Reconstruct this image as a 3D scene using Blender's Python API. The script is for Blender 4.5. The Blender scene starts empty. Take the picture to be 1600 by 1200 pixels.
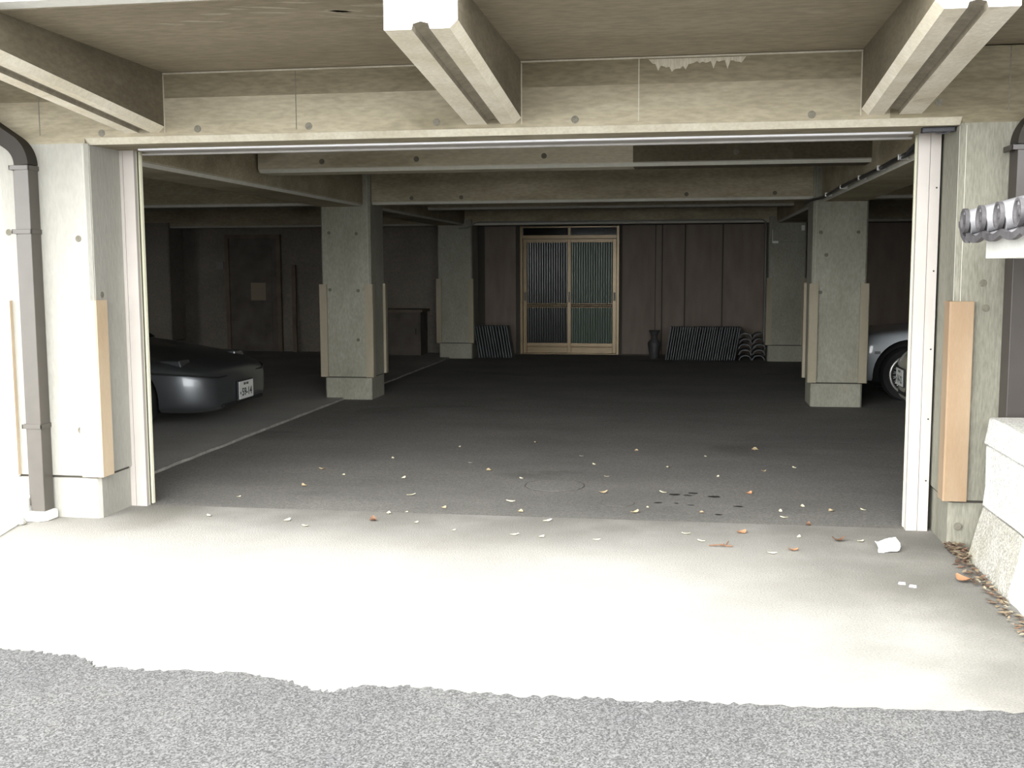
import bpy, bmesh, math, random
from math import pi, sin, cos, radians, sqrt
from mathutils import Vector, Matrix

random.seed(7)
S = bpy.context.scene
COL = S.collection

# ------------------------------------------------------------------ camera
F_PX, CAM_H = 1707.0, 1.45
yaw, pitch, roll = radians(9.0), radians(6.108), radians(-0.229)
fwd = Vector((-sin(yaw) * cos(pitch), cos(yaw) * cos(pitch), -sin(pitch)))
rgt0 = Vector((cos(yaw), sin(yaw), 0))
up0 = rgt0.cross(fwd)
rgt = cos(roll) * rgt0 + sin(roll) * up0
upv = -sin(roll) * rgt0 + cos(roll) * up0
cd = bpy.data.cameras.new('camera')
cd.sensor_width = 36.0
cd.lens = F_PX / 1600 * 36.0
cd.clip_start, cd.clip_end = 0.05, 300
cam = bpy.data.objects.new('camera', cd)
COL.objects.link(cam)
cam.matrix_world = Matrix((
    (rgt.x, upv.x, -fwd.x, 0), (rgt.y, upv.y, -fwd.y, 0), (rgt.z, upv.z, -fwd.z, CAM_H), (0, 0, 0, 1)))
S.camera = cam

# ------------------------------------------------------------------ light: an overcast sky
W = bpy.data.worlds.new('sky')
S.world = W
W.use_nodes = True
wn, wl = W.node_tree.nodes, W.node_tree.links
wn.clear()
wo = wn.new('ShaderNodeOutputWorld')
wb = wn.new('ShaderNodeBackground')
wc = wn.new('ShaderNodeTexCoord')
ws = wn.new('ShaderNodeSeparateXYZ')
wr = wn.new('ShaderNodeValToRGB')
wr.color_ramp.elements[0].position = 0.0
wr.color_ramp.elements[0].color = (0.98, 1.0, 1.0, 1)
wr.color_ramp.elements[1].position = 0.6
wr.color_ramp.elements[1].color = (0.86, 0.86, 0.84, 1)
wl.new(wc.outputs['Generated'], ws.inputs[0])
wl.new(ws.outputs['Z'], wr.inputs[0])
wd = wn.new('ShaderNodeVectorMath')          # the open, brightest part of the sky lies over the road in front of the building
wd.operation = 'DOT_PRODUCT'
wd.inputs[1].default_value = (-0.38, -0.91, 0.15)
wl.new(wc.outputs['Generated'], wd.inputs[0])
wm = wn.new('ShaderNodeMapRange')
wm.inputs['From Min'].default_value, wm.inputs['From Max'].default_value = -0.4, 0.9
wm.inputs['To Min'].default_value, wm.inputs['To Max'].default_value = 0.14, 1.42
wl.new(wd.outputs['Value'], wm.inputs['Value'])
wx = wn.new('ShaderNodeMixRGB')
wx.blend_type = 'MULTIPLY'
wx.inputs[0].default_value = 1.0
wl.new(wr.outputs[0], wx.inputs[1])
wl.new(wm.outputs[0], wx.inputs[2])
wl.new(wx.outputs[0], wb.inputs['Color'])
wb.inputs['Strength'].default_value = 5.0
wl.new(wb.outputs[0], wo.inputs[0])

S.view_settings.view_transform = 'Standard'
S.view_settings.look = 'None'
S.view_settings.exposure = 0.95
S.view_settings.gamma = 1.0
S.view_settings.use_curve_mapping = False
try:
    S.cycles.max_bounces = 14
    S.cycles.diffuse_bounces = 9
    S.cycles.glossy_bounces = 4
    S.cycles.sample_clamp_indirect = 6.0
except Exception:
    pass


# ------------------------------------------------------------------ materials
def new_mat(name):
    m = bpy.data.materials.new(name)
    m.use_nodes = True
    nt = m.node_tree
    return m, nt.nodes, nt.links, nt.nodes['Principled BSDF']


def plain(name, col, rough=0.6, metal=0.0, coat=0.0, spec=0.5, var=0.0, vscale=8.0):
    m, n, l, b = new_mat(name)
    b.inputs['Base Color'].default_value = (*col, 1)
    b.inputs['Roughness'].default_value = rough
    b.inputs['Metallic'].default_value = metal
    b.inputs['Coat Weight'].default_value = coat
    b.inputs['Coat Roughness'].default_value = 0.05
    b.inputs['Specular IOR Level'].default_value = spec
    if var:
        g = n.new('ShaderNodeNewGeometry')
        t = n.new('ShaderNodeTexNoise')
        t.inputs['Scale'].default_value = vscale
        t.inputs['Detail'].default_value = 6
        l.new(g.outputs['Position'], t.inputs['Vector'])
        r = n.new('ShaderNodeValToRGB')
        r.color_ramp.elements[0].position, r.color_ramp.elements[1].position = 0.3, 0.7
        r.color_ramp.elements[0].color = (*[c * (1 - var) for c in col], 1)
        r.color_ramp.elements[1].color = (*[min(1, c * (1 + var)) for c in col], 1)
        l.new(t.outputs['Fac'], r.inputs[0])
        l.new(r.outputs[0], b.inputs['Base Color'])
    return m


def concrete(name, c1, c2, scale=1.2, stretch=(1, 1, 1), fine=30.0, fine_amt=0.18, rough=0.9, bump=0.25,
             speck=0.0, speck_scale=90.0, stain=None, stain_scale=0.8, stain_lo=0.55, contrast=(0.32, 0.68)):
    """Two-tone mottled mineral surface with grain, bump, optional bright aggregate and optional stains."""
    m, n, l, b = new_mat(name)
    g = n.new('ShaderNodeNewGeometry')
    mp = n.new('ShaderNodeMapping')
    mp.inputs['Scale'].default_value = stretch
    l.new(g.outputs['Position'], mp.inputs['Vector'])
    t = n.new('ShaderNodeTexNoise')
    t.inputs['Scale'].default_value = scale
    t.inputs['Detail'].default_value = 8
    t.inputs['Roughness'].default_value = 0.62
    l.new(mp.outputs[0], t.inputs['Vector'])
    r = n.new('ShaderNodeValToRGB')
    r.color_ramp.elements[0].position, r.color_ramp.elements[1].position = contrast
    r.color_ramp.elements[0].color = (*c1, 1)
    r.color_ramp.elements[1].color = (*c2, 1)
    l.new(t.outputs['Fac'], r.inputs[0])
    col = r.outputs[0]
    if stain:
        ts = n.new('ShaderNodeTexNoise')
        ts.inputs['Scale'].default_value = stain_scale
        ts.inputs['Detail'].default_value = 5
        ts.inputs['Distortion'].default_value = 0.6
        l.new(mp.outputs[0], ts.inputs['Vector'])
        rs = n.new('ShaderNodeValToRGB')
        rs.color_ramp.elements[0].position, rs.color_ramp.elements[1].position = stain_lo, stain_lo + 0.12
        rs.color_ramp.elements[0].color = (0, 0, 0, 1)
        rs.color_ramp.elements[1].color = (1, 1, 1, 1)
        l.new(ts.outputs['Fac'], rs.inputs[0])
        mx = n.new('ShaderNodeMixRGB')
        l.new(rs.outputs[0], mx.inputs[0])
        l.new(col, mx.inputs[1])
        mx.inputs[2].default_value = (*stain, 1)
        col = mx.outputs[0]
    t2 = n.new('ShaderNodeTexNoise')
    t2.inputs['Scale'].default_value = fine
    t2.inputs['Detail'].default_value = 4
    l.new(mp.outputs[0], t2.inputs['Vector'])
    r2 = n.new('ShaderNodeValToRGB')
    r2.color_ramp.elements[0].position, r2.color_ramp.elements[1].position = 0.35, 0.65
    r2.color_ramp.elements[0].color = (1 - fine_amt,) * 3 + (1,)
    r2.color_ramp.elements[1].color = (1.0, 1.0, 1.0, 1)
    l.new(t2.outputs['Fac'], r2.inputs[0])
    mu = n.new('ShaderNodeMixRGB')
    mu.blend_type = 'MULTIPLY'
    mu.inputs[0].default_value = 1
    l.new(col, mu.inputs[1])
    l.new(r2.outputs[0], mu.inputs[2])
    col = mu.outputs[0]
    if speck:
        vo = n.new('ShaderNodeTexVoronoi')
        vo.inputs['Scale'].default_value = speck_scale
        l.new(g.outputs['Position'], vo.inputs['Vector'])
        wn_ = n.new('ShaderNodeRGBToBW')
        l.new(vo.outputs['Color'], wn_.inputs[0])
        rv = n.new('ShaderNodeValToRGB')
        rv.color_ramp.elements[0].position, rv.color_ramp.elements[1].position = 0.25, 0.85
        rv.color_ramp.elements[0].color = (1 - speck,) * 3 + (1,)
        rv.color_ramp.elements[1].color = (1 + speck,) * 3 + (1,)
        l.new(wn_.outputs[0], rv.inputs[0])
        m3 = n.new('ShaderNodeMixRGB')
        m3.blend_type = 'MULTIPLY'
        m3.inputs[0].default_value = 1
        l.new(col, m3.inputs[1])
        l.new(rv.outputs[0], m3.inputs[2])
        col = m3.outputs[0]
    l.new(col, b.inputs['Base Color'])
    b.inputs['Roughness'].default_value = rough
    b.inputs['Specular IOR Level'].default_value = 0.25
    bp = n.new('ShaderNodeBump')
    bp.inputs['Strength'].default_value = bump
    bp.inputs['Distance'].default_value = 0.01
    l.new(t2.outputs['Fac'], bp.inputs['Height'])
    l.new(bp.outputs[0], b.inputs['Normal'])
    return m


M = {}
M['beam'] = concrete('formed_concrete', (0.30, 0.256, 0.17), (0.50, 0.442, 0.315), 1.6, (0.5, 1, 1.6), 34, 0.2,
                     stain=(0.25, 0.215, 0.145), stain_scale=1.1, stain_lo=0.58)
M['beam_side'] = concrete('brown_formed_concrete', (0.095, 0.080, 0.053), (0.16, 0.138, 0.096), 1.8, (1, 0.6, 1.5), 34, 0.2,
                          stain=(0.21, 0.187, 0.14), stain_scale=1.6, stain_lo=0.66)  # brown concrete, the canopy beam sides' shade worked into its tone
M['beam_top'] = concrete('dark_formed_concrete', (0.145, 0.122, 0.078), (0.225, 0.195, 0.134), 1.5, (0.45, 1, 2.0), 34, 0.22,
                         stain=(0.125, 0.105, 0.067), stain_scale=1.3, stain_lo=0.55)
M['lintel'] = concrete('lintel_concrete', (0.235, 0.203, 0.142), (0.375, 0.336, 0.25), 1.6, (0.45, 1, 1.8), 34, 0.2,
                       stain=(0.195, 0.168, 0.115), stain_scale=1.1, stain_lo=0.58)
M['beam_pale'] = concrete('pale_formed_concrete', (0.47, 0.42, 0.31), (0.60, 0.55, 0.43), 1.5, (0.5, 1, 1.6), 34, 0.15,
                          stain=(0.36, 0.315, 0.225), stain_scale=1.4, stain_lo=0.58)
M['slab'] = concrete('slab_concrete', (0.205, 0.172, 0.12), (0.27, 0.232, 0.168), 1.1, (0.5, 1.4, 1), 26, 0.2,
                     stain=(0.33, 0.295, 0.228), stain_scale=1.6, stain_lo=0.64)
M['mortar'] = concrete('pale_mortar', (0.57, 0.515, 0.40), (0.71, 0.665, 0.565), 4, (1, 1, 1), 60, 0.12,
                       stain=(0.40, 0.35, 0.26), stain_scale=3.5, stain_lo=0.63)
M['smear'] = concrete('trowel_smear', (0.27, 0.235, 0.175), (0.38, 0.34, 0.265), 9, (0.6, 2, 1), 40, 0.2)
M['mortar_dim'] = concrete('grey_mortar', (0.36, 0.325, 0.25), (0.47, 0.44, 0.365), 4, (1, 1, 1), 60, 0.12)
M['lime'] = concrete('lime_bloom', (0.36, 0.325, 0.25), (0.50, 0.46, 0.38), 14, (3, 1, 0.6), 40, 0.2)
M['groove'] = concrete('dark_groove', (0.22, 0.195, 0.15), (0.30, 0.27, 0.21), 5)  # darker tone inside the drip groove of the canopy beams
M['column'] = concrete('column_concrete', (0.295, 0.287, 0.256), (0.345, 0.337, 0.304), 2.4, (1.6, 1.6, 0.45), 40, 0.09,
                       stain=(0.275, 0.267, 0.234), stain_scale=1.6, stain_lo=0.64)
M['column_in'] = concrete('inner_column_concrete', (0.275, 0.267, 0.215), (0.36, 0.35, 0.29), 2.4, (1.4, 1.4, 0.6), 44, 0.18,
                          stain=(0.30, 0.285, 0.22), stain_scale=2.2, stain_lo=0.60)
M['column_r'] = concrete('shaded_weathered_column', (0.165, 0.159, 0.126), (0.25, 0.243, 0.198), 2.0, (2.2, 2.2, 0.4), 46, 0.25,
                         stain=(0.33, 0.32, 0.27), stain_scale=2.0, stain_lo=0.62)  # weathered grey, with the shade on this column put into the tone
M['bead'] = concrete('white_corner_bead', (0.55, 0.54, 0.48), (0.62, 0.61, 0.54), 8, fine_amt=0.06,
                     stain=(0.45, 0.43, 0.36), stain_scale=7, stain_lo=0.70)
M['hole'] = plain('tie_hole_mortar', (0.135, 0.125, 0.098), 0.95, var=0.2, vscale=60)
M['gap'] = plain('dark_joint', (0.06, 0.055, 0.045), 0.95)
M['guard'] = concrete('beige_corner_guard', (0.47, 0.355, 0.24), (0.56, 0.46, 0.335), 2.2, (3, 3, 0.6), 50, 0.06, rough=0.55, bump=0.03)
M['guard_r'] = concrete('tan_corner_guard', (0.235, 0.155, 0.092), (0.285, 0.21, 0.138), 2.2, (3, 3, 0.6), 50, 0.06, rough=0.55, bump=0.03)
M['guard_in'] = concrete('olive_corner_guard', (0.30, 0.262, 0.19), (0.36, 0.32, 0.24), 2.2, (3, 3, 0.6), 50, 0.06, rough=0.6, bump=0.03)  # olive tone for the guards of the inner and rear columns
M['steel'] = plain('cream_shutter_steel', (0.44, 0.405, 0.378), 0.45, var=0.03)
M['steel_edge'] = plain('pale_steel_edge', (0.80, 0.78, 0.60), 0.35)
M['slot'] = plain('dark_slot', (0.03, 0.03, 0.025), 0.7)
M['stainless'] = plain('bright_lip_metal', (0.82, 0.82, 0.86), 0.5, 0.0)
M['soffit'] = plain('grey_shutter_soffit', (0.30, 0.285, 0.27), 0.6, var=0.06)
M['rubber'] = plain('black_rubber', (0.02, 0.02, 0.025), 0.6)
M['spout'] = plain('brown_downpipe', (0.070, 0.062, 0.053), 0.42, var=0.08)
M['elbow'] = plain('shaded_brown_elbow', (0.026, 0.022, 0.018), 0.6, spec=0.2, var=0.1)  # shade under the canopy is put into this darker brown
M['spout_r'] = plain('dark_brown_downpipe', (0.034, 0.028, 0.025), 0.45, var=0.1)
M['apron'] = concrete('apron_concrete', (0.35, 0.337, 0.31), (0.425, 0.415, 0.39), 1.3, (1, 1, 1), 120, 0.22, bump=0.3,
                      stain=(0.30, 0.285, 0.25), stain_scale=0.55, stain_lo=0.62)
M['road'] = concrete('road_asphalt', (0.096, 0.097, 0.099), (0.120, 0.119, 0.118), 1.6, (1, 1, 1), 160, 0.12, bump=0.25,
                     speck=0.5, speck_scale=190)
M['floor'] = concrete('garage_asphalt', (0.165, 0.159, 0.149), (0.225, 0.216, 0.202), 1.0, (0.7, 1.3, 1), 110, 0.25, bump=0.3,
                      speck=0.15, speck_scale=110, stain=(0.12, 0.115, 0.107), stain_scale=0.7, stain_lo=0.62)
M['bay'] = concrete('bay_concrete', (0.30, 0.293, 0.28), (0.38, 0.37, 0.35), 1.1, (1, 1, 1), 60, 0.18)
M['edge'] = concrete('pale_slab_edge', (0.24, 0.23, 0.21), (0.40, 0.39, 0.36), 9)
M['wall_dark'] = concrete('dark_wall', (0.19, 0.17, 0.145), (0.26, 0.235, 0.20), 1.2)
M['tilewall'] = None
M['wood'] = plain('bronze_door_frame', (0.165, 0.108, 0.040), 0.3, 0.25, spec=0.6, var=0.1)
M['handle'] = plain('dark_handle', (0.02, 0.018, 0.015), 0.4)
M['tile'] = plain('grey_roof_tile', (0.05, 0.057, 0.06), 0.5, var=0.3, vscale=5)
M['tile_out'] = concrete('weathered_roof_tile', (0.26, 0.255, 0.265), (0.36, 0.355, 0.37), 7, fine_amt=0.15, rough=0.5)
M['tile_end'] = concrete('shaded_tile_end', (0.07, 0.066, 0.07), (0.14, 0.135, 0.14), 9, fine_amt=0.2, rough=0.6)  # end discs and lips: their shading is painted into the colour
M['plaster'] = concrete('white_plaster', (0.70, 0.70, 0.66), (0.78, 0.78, 0.75), 3, fine_amt=0.06, bump=0.06)
M['granite'] = concrete('granite', (0.36, 0.348, 0.30), (0.46, 0.45, 0.41), 5, fine=70, fine_amt=0.30, bump=0.8,
                        speck=0.22, speck_scale=140, stain=(0.30, 0.285, 0.21), stain_scale=2.2, stain_lo=0.58)
M['granite_w'] = concrete('pale_granite', (0.52, 0.512, 0.485), (0.60, 0.595, 0.575), 5, fine=70, fine_amt=0.25, bump=0.6,
                          speck=0.2, speck_scale=140)
M['black_paint'] = plain('black_car_paint', (0.12, 0.128, 0.138), 0.38, 0.75, 0.6)
M['white_paint'] = plain('white_car_paint', (0.60, 0.64, 0.68), 0.3, 0.0, 0.8)
M['cream_paint'] = plain('cream_car_paint', (0.50, 0.49, 0.40), 0.3, 0.0, 0.8)
M['arch'] = plain('wheel_arch_black', (0.006, 0.006, 0.006), 0.8)
M['tyre'] = plain('tyre_rubber', (0.012, 0.012, 0.012), 0.8)
M['rim'] = plain('silver_rim', (0.62, 0.61, 0.57), 0.3, 0.7)
M['glass'] = plain('dark_car_glass', (0.008, 0.009, 0.010), 0.06, 0, 0.5)
M['lens'] = plain('clear_lamp_lens', (0.30, 0.31, 0.32), 0.1, 0.0, 1)
M['plate'] = plain('white_number_plate', (0.72, 0.72, 0.70), 0.45)
M['ink'] = plain('dark_green_ink', (0.01, 0.03, 0.02), 0.6)
M['paper'] = plain('white_paper', (0.85, 0.85, 0.87), 0.8)
M['sheet'] = plain('tan_paper_sheet', (0.26, 0.215, 0.155), 0.8)
M['conduit'] = plain('black_conduit', (0.02, 0.02, 0.022), 0.35)
M['clip'] = plain('metal_clip', (0.6, 0.6, 0.58), 0.35, 0.6)
M['pale_pipe'] = plain('grey_conduit', (0.20, 0.20, 0.18), 0.45)
M['dim_plaque'] = plain('grey_plaque', (0.22, 0.21, 0.19), 0.6)
M['whitebox'] = plain('white_plastic', (0.8, 0.8, 0.78), 0.4)
M['clay'] = plain('dark_clay', (0.045, 0.045, 0.045), 0.55, var=0.3)
M['darkwood'] = plain('dark_timber', (0.10, 0.085, 0.07), 0.7, var=0.3, vscale=4)
M['brownwood'] = plain('brown_timber', (0.14, 0.105, 0.075), 0.7, var=0.25, vscale=4)
LEAF = [plain('leaf_tan', (0.50, 0.40, 0.25), 0.7, var=0.15), plain('leaf_straw', (0.72, 0.68, 0.50), 0.7, var=0.1),
        plain('leaf_brown', (0.16, 0.085, 0.05), 0.7, var=0.2), plain('leaf_orange', (0.40, 0.205, 0.11), 0.6, var=0.15)]
M['oil'] = plain('oil_stain', (0.028, 0.028, 0.027), 0.45)


def siding():
    """Brown wall boards: flat colour with narrow dark vertical joints at the board edges."""
    m, n, l, b = new_mat('brown_wall_board')
    g = n.new('ShaderNodeNewGeometry')
    t = n.new('ShaderNodeTexNoise')
    t.inputs['Scale'].default_value = 3
    t.inputs['Detail'].default_value = 8
    mp = n.new('ShaderNodeMapping')
    mp.inputs['Scale'].default_value = (2, 1, 0.5)
    l.new(g.outputs['Position'], mp.inputs[0])
    l.new(mp.outputs[0], t.inputs[0])
    r = n.new('ShaderNodeValToRGB')
    r.color_ramp.elements[0].position, r.color_ramp.elements[1].position = 0.3, 0.7
    r.color_ramp.elements[0].color = (0.150, 0.117, 0.092, 1)
    r.color_ramp.elements[1].color = (0.20, 0.160, 0.130, 1)
    l.new(t.outputs['Fac'], r.inputs[0])
    l.new(r.outputs[0], b.inputs['Base Color'])
    b.inputs['Roughness'].default_value = 0.75
    return m


def tile_wall():
    """White tiles with pinkish grout."""
    m, n, l, b = new_mat('white_wall_tile')
    g = n.new('ShaderNodeNewGeometry')
    s = n.new('ShaderNodeSeparateXYZ')
    c = n.new('ShaderNodeCombineXYZ')
    l.new(g.outputs['Position'], s.inputs[0])
    l.new(s.outputs['X'], c.inputs['X'])
    l.new(s.outputs['Z'], c.inputs['Y'])
    br = n.new('ShaderNodeTexBrick')
    br.inputs['Color1'].default_value = (0.78, 0.76, 0.74, 1)
    br.inputs['Color2'].default_value = (0.74, 0.72, 0.70, 1)
    br.inputs['Mortar'].default_value = (0.50, 0.30, 0.26, 1)
    br.inputs['Scale'].default_value = 1.0
    br.inputs['Brick Width'].default_value = 0.115
    br.inputs['Row Height'].default_value = 0.056
    br.inputs['Mortar Size'].default_value = 0.004
    l.new(c.outputs[0], br.inputs['Vector'])
    l.new(br.outputs['Color'], b.inputs['Base Color'])
    b.inputs['Roughness'].default_value = 0.35
    return m




def shade_dirt(m, col):
    """Shade and some dirt painted into the apron colour, by the granite wall and the seam, ragged at its edge."""
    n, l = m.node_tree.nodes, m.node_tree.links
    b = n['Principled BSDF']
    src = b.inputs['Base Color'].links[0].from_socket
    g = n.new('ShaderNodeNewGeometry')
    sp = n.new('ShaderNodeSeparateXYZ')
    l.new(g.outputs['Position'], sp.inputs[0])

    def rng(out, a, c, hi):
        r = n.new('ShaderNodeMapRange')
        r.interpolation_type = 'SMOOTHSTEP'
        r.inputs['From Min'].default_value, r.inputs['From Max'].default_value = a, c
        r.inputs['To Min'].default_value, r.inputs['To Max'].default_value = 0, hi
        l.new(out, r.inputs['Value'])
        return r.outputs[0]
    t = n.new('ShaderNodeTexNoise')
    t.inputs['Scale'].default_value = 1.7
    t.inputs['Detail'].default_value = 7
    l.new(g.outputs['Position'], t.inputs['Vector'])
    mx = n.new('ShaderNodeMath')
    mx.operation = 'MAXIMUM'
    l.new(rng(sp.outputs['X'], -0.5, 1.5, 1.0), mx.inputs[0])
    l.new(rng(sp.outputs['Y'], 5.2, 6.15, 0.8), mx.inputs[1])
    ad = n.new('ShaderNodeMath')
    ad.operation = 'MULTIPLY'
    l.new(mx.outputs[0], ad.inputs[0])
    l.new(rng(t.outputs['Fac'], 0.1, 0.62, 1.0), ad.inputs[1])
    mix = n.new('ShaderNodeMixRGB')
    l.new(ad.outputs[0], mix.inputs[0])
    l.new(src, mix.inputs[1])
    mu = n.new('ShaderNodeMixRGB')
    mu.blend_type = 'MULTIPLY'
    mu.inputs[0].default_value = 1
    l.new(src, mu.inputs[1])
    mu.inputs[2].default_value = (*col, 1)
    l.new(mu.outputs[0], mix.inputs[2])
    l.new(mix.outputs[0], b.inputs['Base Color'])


shade_dirt(M['apron'], (0.47, 0.468, 0.455))  # painted shade of wall and canopy, mixed with dirt
M['siding'] = siding()
M['tilewall'] = tile_wall()


def ribbed(name, col, rough):
    m, n, l, b = new_mat(name)
    b.inputs['Base Color'].default_value = (*col, 1)
    b.inputs['Roughness'].default_value = rough
    b.inputs['Specular IOR Level'].default_value = 0.7
    return m


M['ribglass_l'] = ribbed('dark_ribbed_glass', (0.035, 0.038, 0.036), 0.16)
M['ribglass_r'] = ribbed('green_lit_ribbed_glass', (0.085, 0.115, 0.088), 0.2)  # right pane: green light from the garden put into the glass colour


# ------------------------------------------------------------------ mesh helpers
class MB:
    def __init__(self):
        self.v, self.f, self.m = [], [], []

    def add(self, vs, fs, mi=0):
        o = len(self.v)
        self.v += [tuple(p) for p in vs]
        self.f += [tuple(i + o for i in f) for f in fs]
        self.m += [mi] * len(fs)
        return self

    def box(self, x0, x1, y0, y1, z0, z1, mi=0):
        vs = [(x, y, z) for z in (z0, z1) for y in (y0, y1) for x in (x0, x1)]
        return self.add(vs, [(0, 2, 3, 1), (4, 5, 7, 6), (0, 1, 5, 4), (2, 6, 7, 3), (0, 4, 6, 2), (1, 3, 7, 5)], mi)

    def prism(self, poly, axis, a0, a1, mi=0, poly1=None):
        """poly: 2-D points in the two other axes (cyclic order), extruded from a0 to a1 (poly1: far outline)."""
        k = len(poly)
        q = poly1 or poly

        def pt(p, a):
            return {'x': (a, p[0], p[1]), 'y': (p[0], a, p[1]), 'z': (p[0], p[1], a)}[axis]
        vs = [pt(p, a0) for p in poly] + [pt(p, a1) for p in q]
        fs = [tuple(range(k)), tuple(range(2 * k - 1, k - 1, -1))]
        fs += [(i, (i + 1) % k, k + (i + 1) % k, k + i) for i in range(k)]
        return self.add(vs, fs, mi)

    def tube(self, path, r, n=10, mi=0, cap=True):
        P = [Vector(p) for p in path]
        rings = []
        prev = None
        for i, p in enumerate(P):
            d = (P[min(i + 1, len(P) - 1)] - P[max(i - 1, 0)]).normalized()
            if prev is None:
                a = d.orthogonal().normalized()
            else:
                a = (prev - d * prev.dot(d)).normalized()
            prev = a
            b = d.cross(a)
            rr = r[i] if isinstance(r, (list, tuple)) else r
            rings.append([p + a * (rr * cos(2 * pi * j / n)) + b * (rr * sin(2 * pi * j / n)) for j in range(n)])
        vs = [q for ring in rings for q in ring]
        fs = []
        for i in range(len(P) - 1):
            for j in range(n):
                k = (j + 1) % n
                fs.append((i * n + j, i * n + k, (i + 1) * n + k, (i + 1) * n + j))
        if cap:
            fs.append(tuple(range(n - 1, -1, -1)))
            fs.append(tuple((len(P) - 1) * n + j for j in range(n)))
        return self.add(vs, fs, mi)

    def sweep(self, path, poly, side, mi=0):
        """A closed 2-D outline (a along the fixed SIDE vector, b along its normal) swept along a path."""
        P = [Vector(p) for p in path]
        s = Vector(side).normalized()
        k = len(poly)
        vs, fs = [], []
        for i, p in enumerate(P):
            d0 = (P[i] - P[i - 1]).normalized() if i else (P[1] - P[0]).normalized()
            d1 = (P[i + 1] - P[i]).normalized() if i < len(P) - 1 else d0
            d = (d0 + d1).normalized()
            nn = s.cross(d).normalized()
            c = max(0.5, d.dot(d0))
            vs += [p + s * a + nn * (b / c) for a, b in poly]
        for i in range(len(P) - 1):
            for j in range(k):
                q = (j + 1) % k
                fs.append((i * k + j, i * k + q, (i + 1) * k + q, (i + 1) * k + j))
        fs.append(tuple(range(k - 1, -1, -1)))
        fs.append(tuple((len(P) - 1) * k + j for j in range(k)))
        return self.add(vs, fs, mi)

    def lathe(self, prof, n=24, c=(0, 0, 0), axis='z', mi=0):
        vs, fs = [], []
        for r, h in prof:
            for j in range(n):
                a, b = r * cos(2 * pi * j / n), r * sin(2 * pi * j / n)
                p = {'z': (a, b, h), 'y': (a, h, b), 'x': (h, a, b)}[axis]
                vs.append((p[0] + c[0], p[1] + c[1], p[2] + c[2]))
        for i in range(len(prof) - 1):
            for j in range(n):
                k = (j + 1) % n
                fs.append((i * n + j, i * n + k, (i + 1) * n + k, (i + 1) * n + j))
        fs.append(tuple(range(n - 1, -1, -1)))
        fs.append(tuple((len(prof) - 1) * n + j for j in range(n)))
        return self.add(vs, fs, mi)

    def disc(self, c, axis, r, t, mi=0, n=16):
        return self.lathe([(r, -t), (r, t * 0.4), (r * 0.8, t)] if axis != 'neg' else [(r, -t), (r, t)], n, c, axis, mi)

    def build(self, name, mats, parent=None, loc=None, bevel=0.0, smooth=None, segs=2):
        me = bpy.data.meshes.new(name)
        me.from_pydata(self.v, [], self.f)
        mats = mats if isinstance(mats, (list, tuple)) else [mats]
        for m in mats:
            me.materials.append(m)
        for p, k in zip(me.polygons, self.m):
            p.material_index = min(k, len(mats) - 1)
        bm = bmesh.new()
        bm.from_mesh(me)
        bmesh.ops.recalc_face_normals(bm, faces=bm.faces)
        bm.to_mesh(me)
        bm.free()
        if smooth is not None:
            for p in me.polygons:
                p.use_smooth = True
            me.set_sharp_from_angle(angle=radians(smooth))
        o = bpy.data.objects.new(name, me)
        COL.objects.link(o)
        if parent:
            o.parent = parent
        if loc:
            o.location = loc
        if bevel:
            b = o.modifiers.new('bevel', 'BEVEL')
            b.width = bevel
            b.segments = segs
            b.limit_method = 'ANGLE'
            b.angle_limit = radians(40)
        return o


def tag(o, label=None, cat=None, group=None, kind=None):
    if label:
        o['label'] = label
    if cat:
        o['category'] = cat
    if group:
        o['group'] = group
    if kind:
        o['kind'] = kind
    return o


def thing(name, label, cat, loc=(0, 0, 0), rz=0.0, group=None):
    o = bpy.data.objects.new(name, None)
    o.empty_display_size = 0.1
    COL.objects.link(o)
    o.location = loc
    o.rotation_euler = (0, 0, rz)
    return tag(o, label, cat, group)


def struct(o):
    o['kind'] = 'structure'
    return o


def copy_tree(o, parent=None):
    c = o.copy()
    COL.objects.link(c)
    if parent:
        c.parent = parent
    for ch in list(o.children):
        copy_tree(ch, c)
    return c


# ------------------------------------------------------------------ ground
RAG = [(-6.5, 4.15), (-4.5, 3.98), (-3.4, 3.86), (-2.577, 3.70), (-2.43, 3.69), (-2.25, 3.67), (-2.16, 3.62), (-2.12, 3.585),
       (-1.95, 3.57), (-1.82, 3.585), (-1.52, 3.592), (-1.38, 3.565), (-1.27, 3.49), (-1.18, 3.475), (-1.12, 3.53),
       (-0.99, 3.555), (-0.90, 3.56), (-0.75, 3.54), (-0.53, 3.53), (-0.32, 3.55), (-0.13, 3.545), (0.09, 3.575),
       (0.30, 3.575), (0.70, 3.60), (1.10, 3.63), (1.36, 3.66)]


def ragged(pts, n=5, amp=0.012):
    out = []
    for i in range(len(pts) - 1):
        a, b = pts[i], pts[i + 1]
        for k in range(n):
            t = k / n
            out.append((a[0] + (b[0] - a[0]) * t, a[1] + (b[1] - a[1]) * t + random.uniform(-amp, amp)))
    out.append(pts[-1])
    return out


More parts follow.
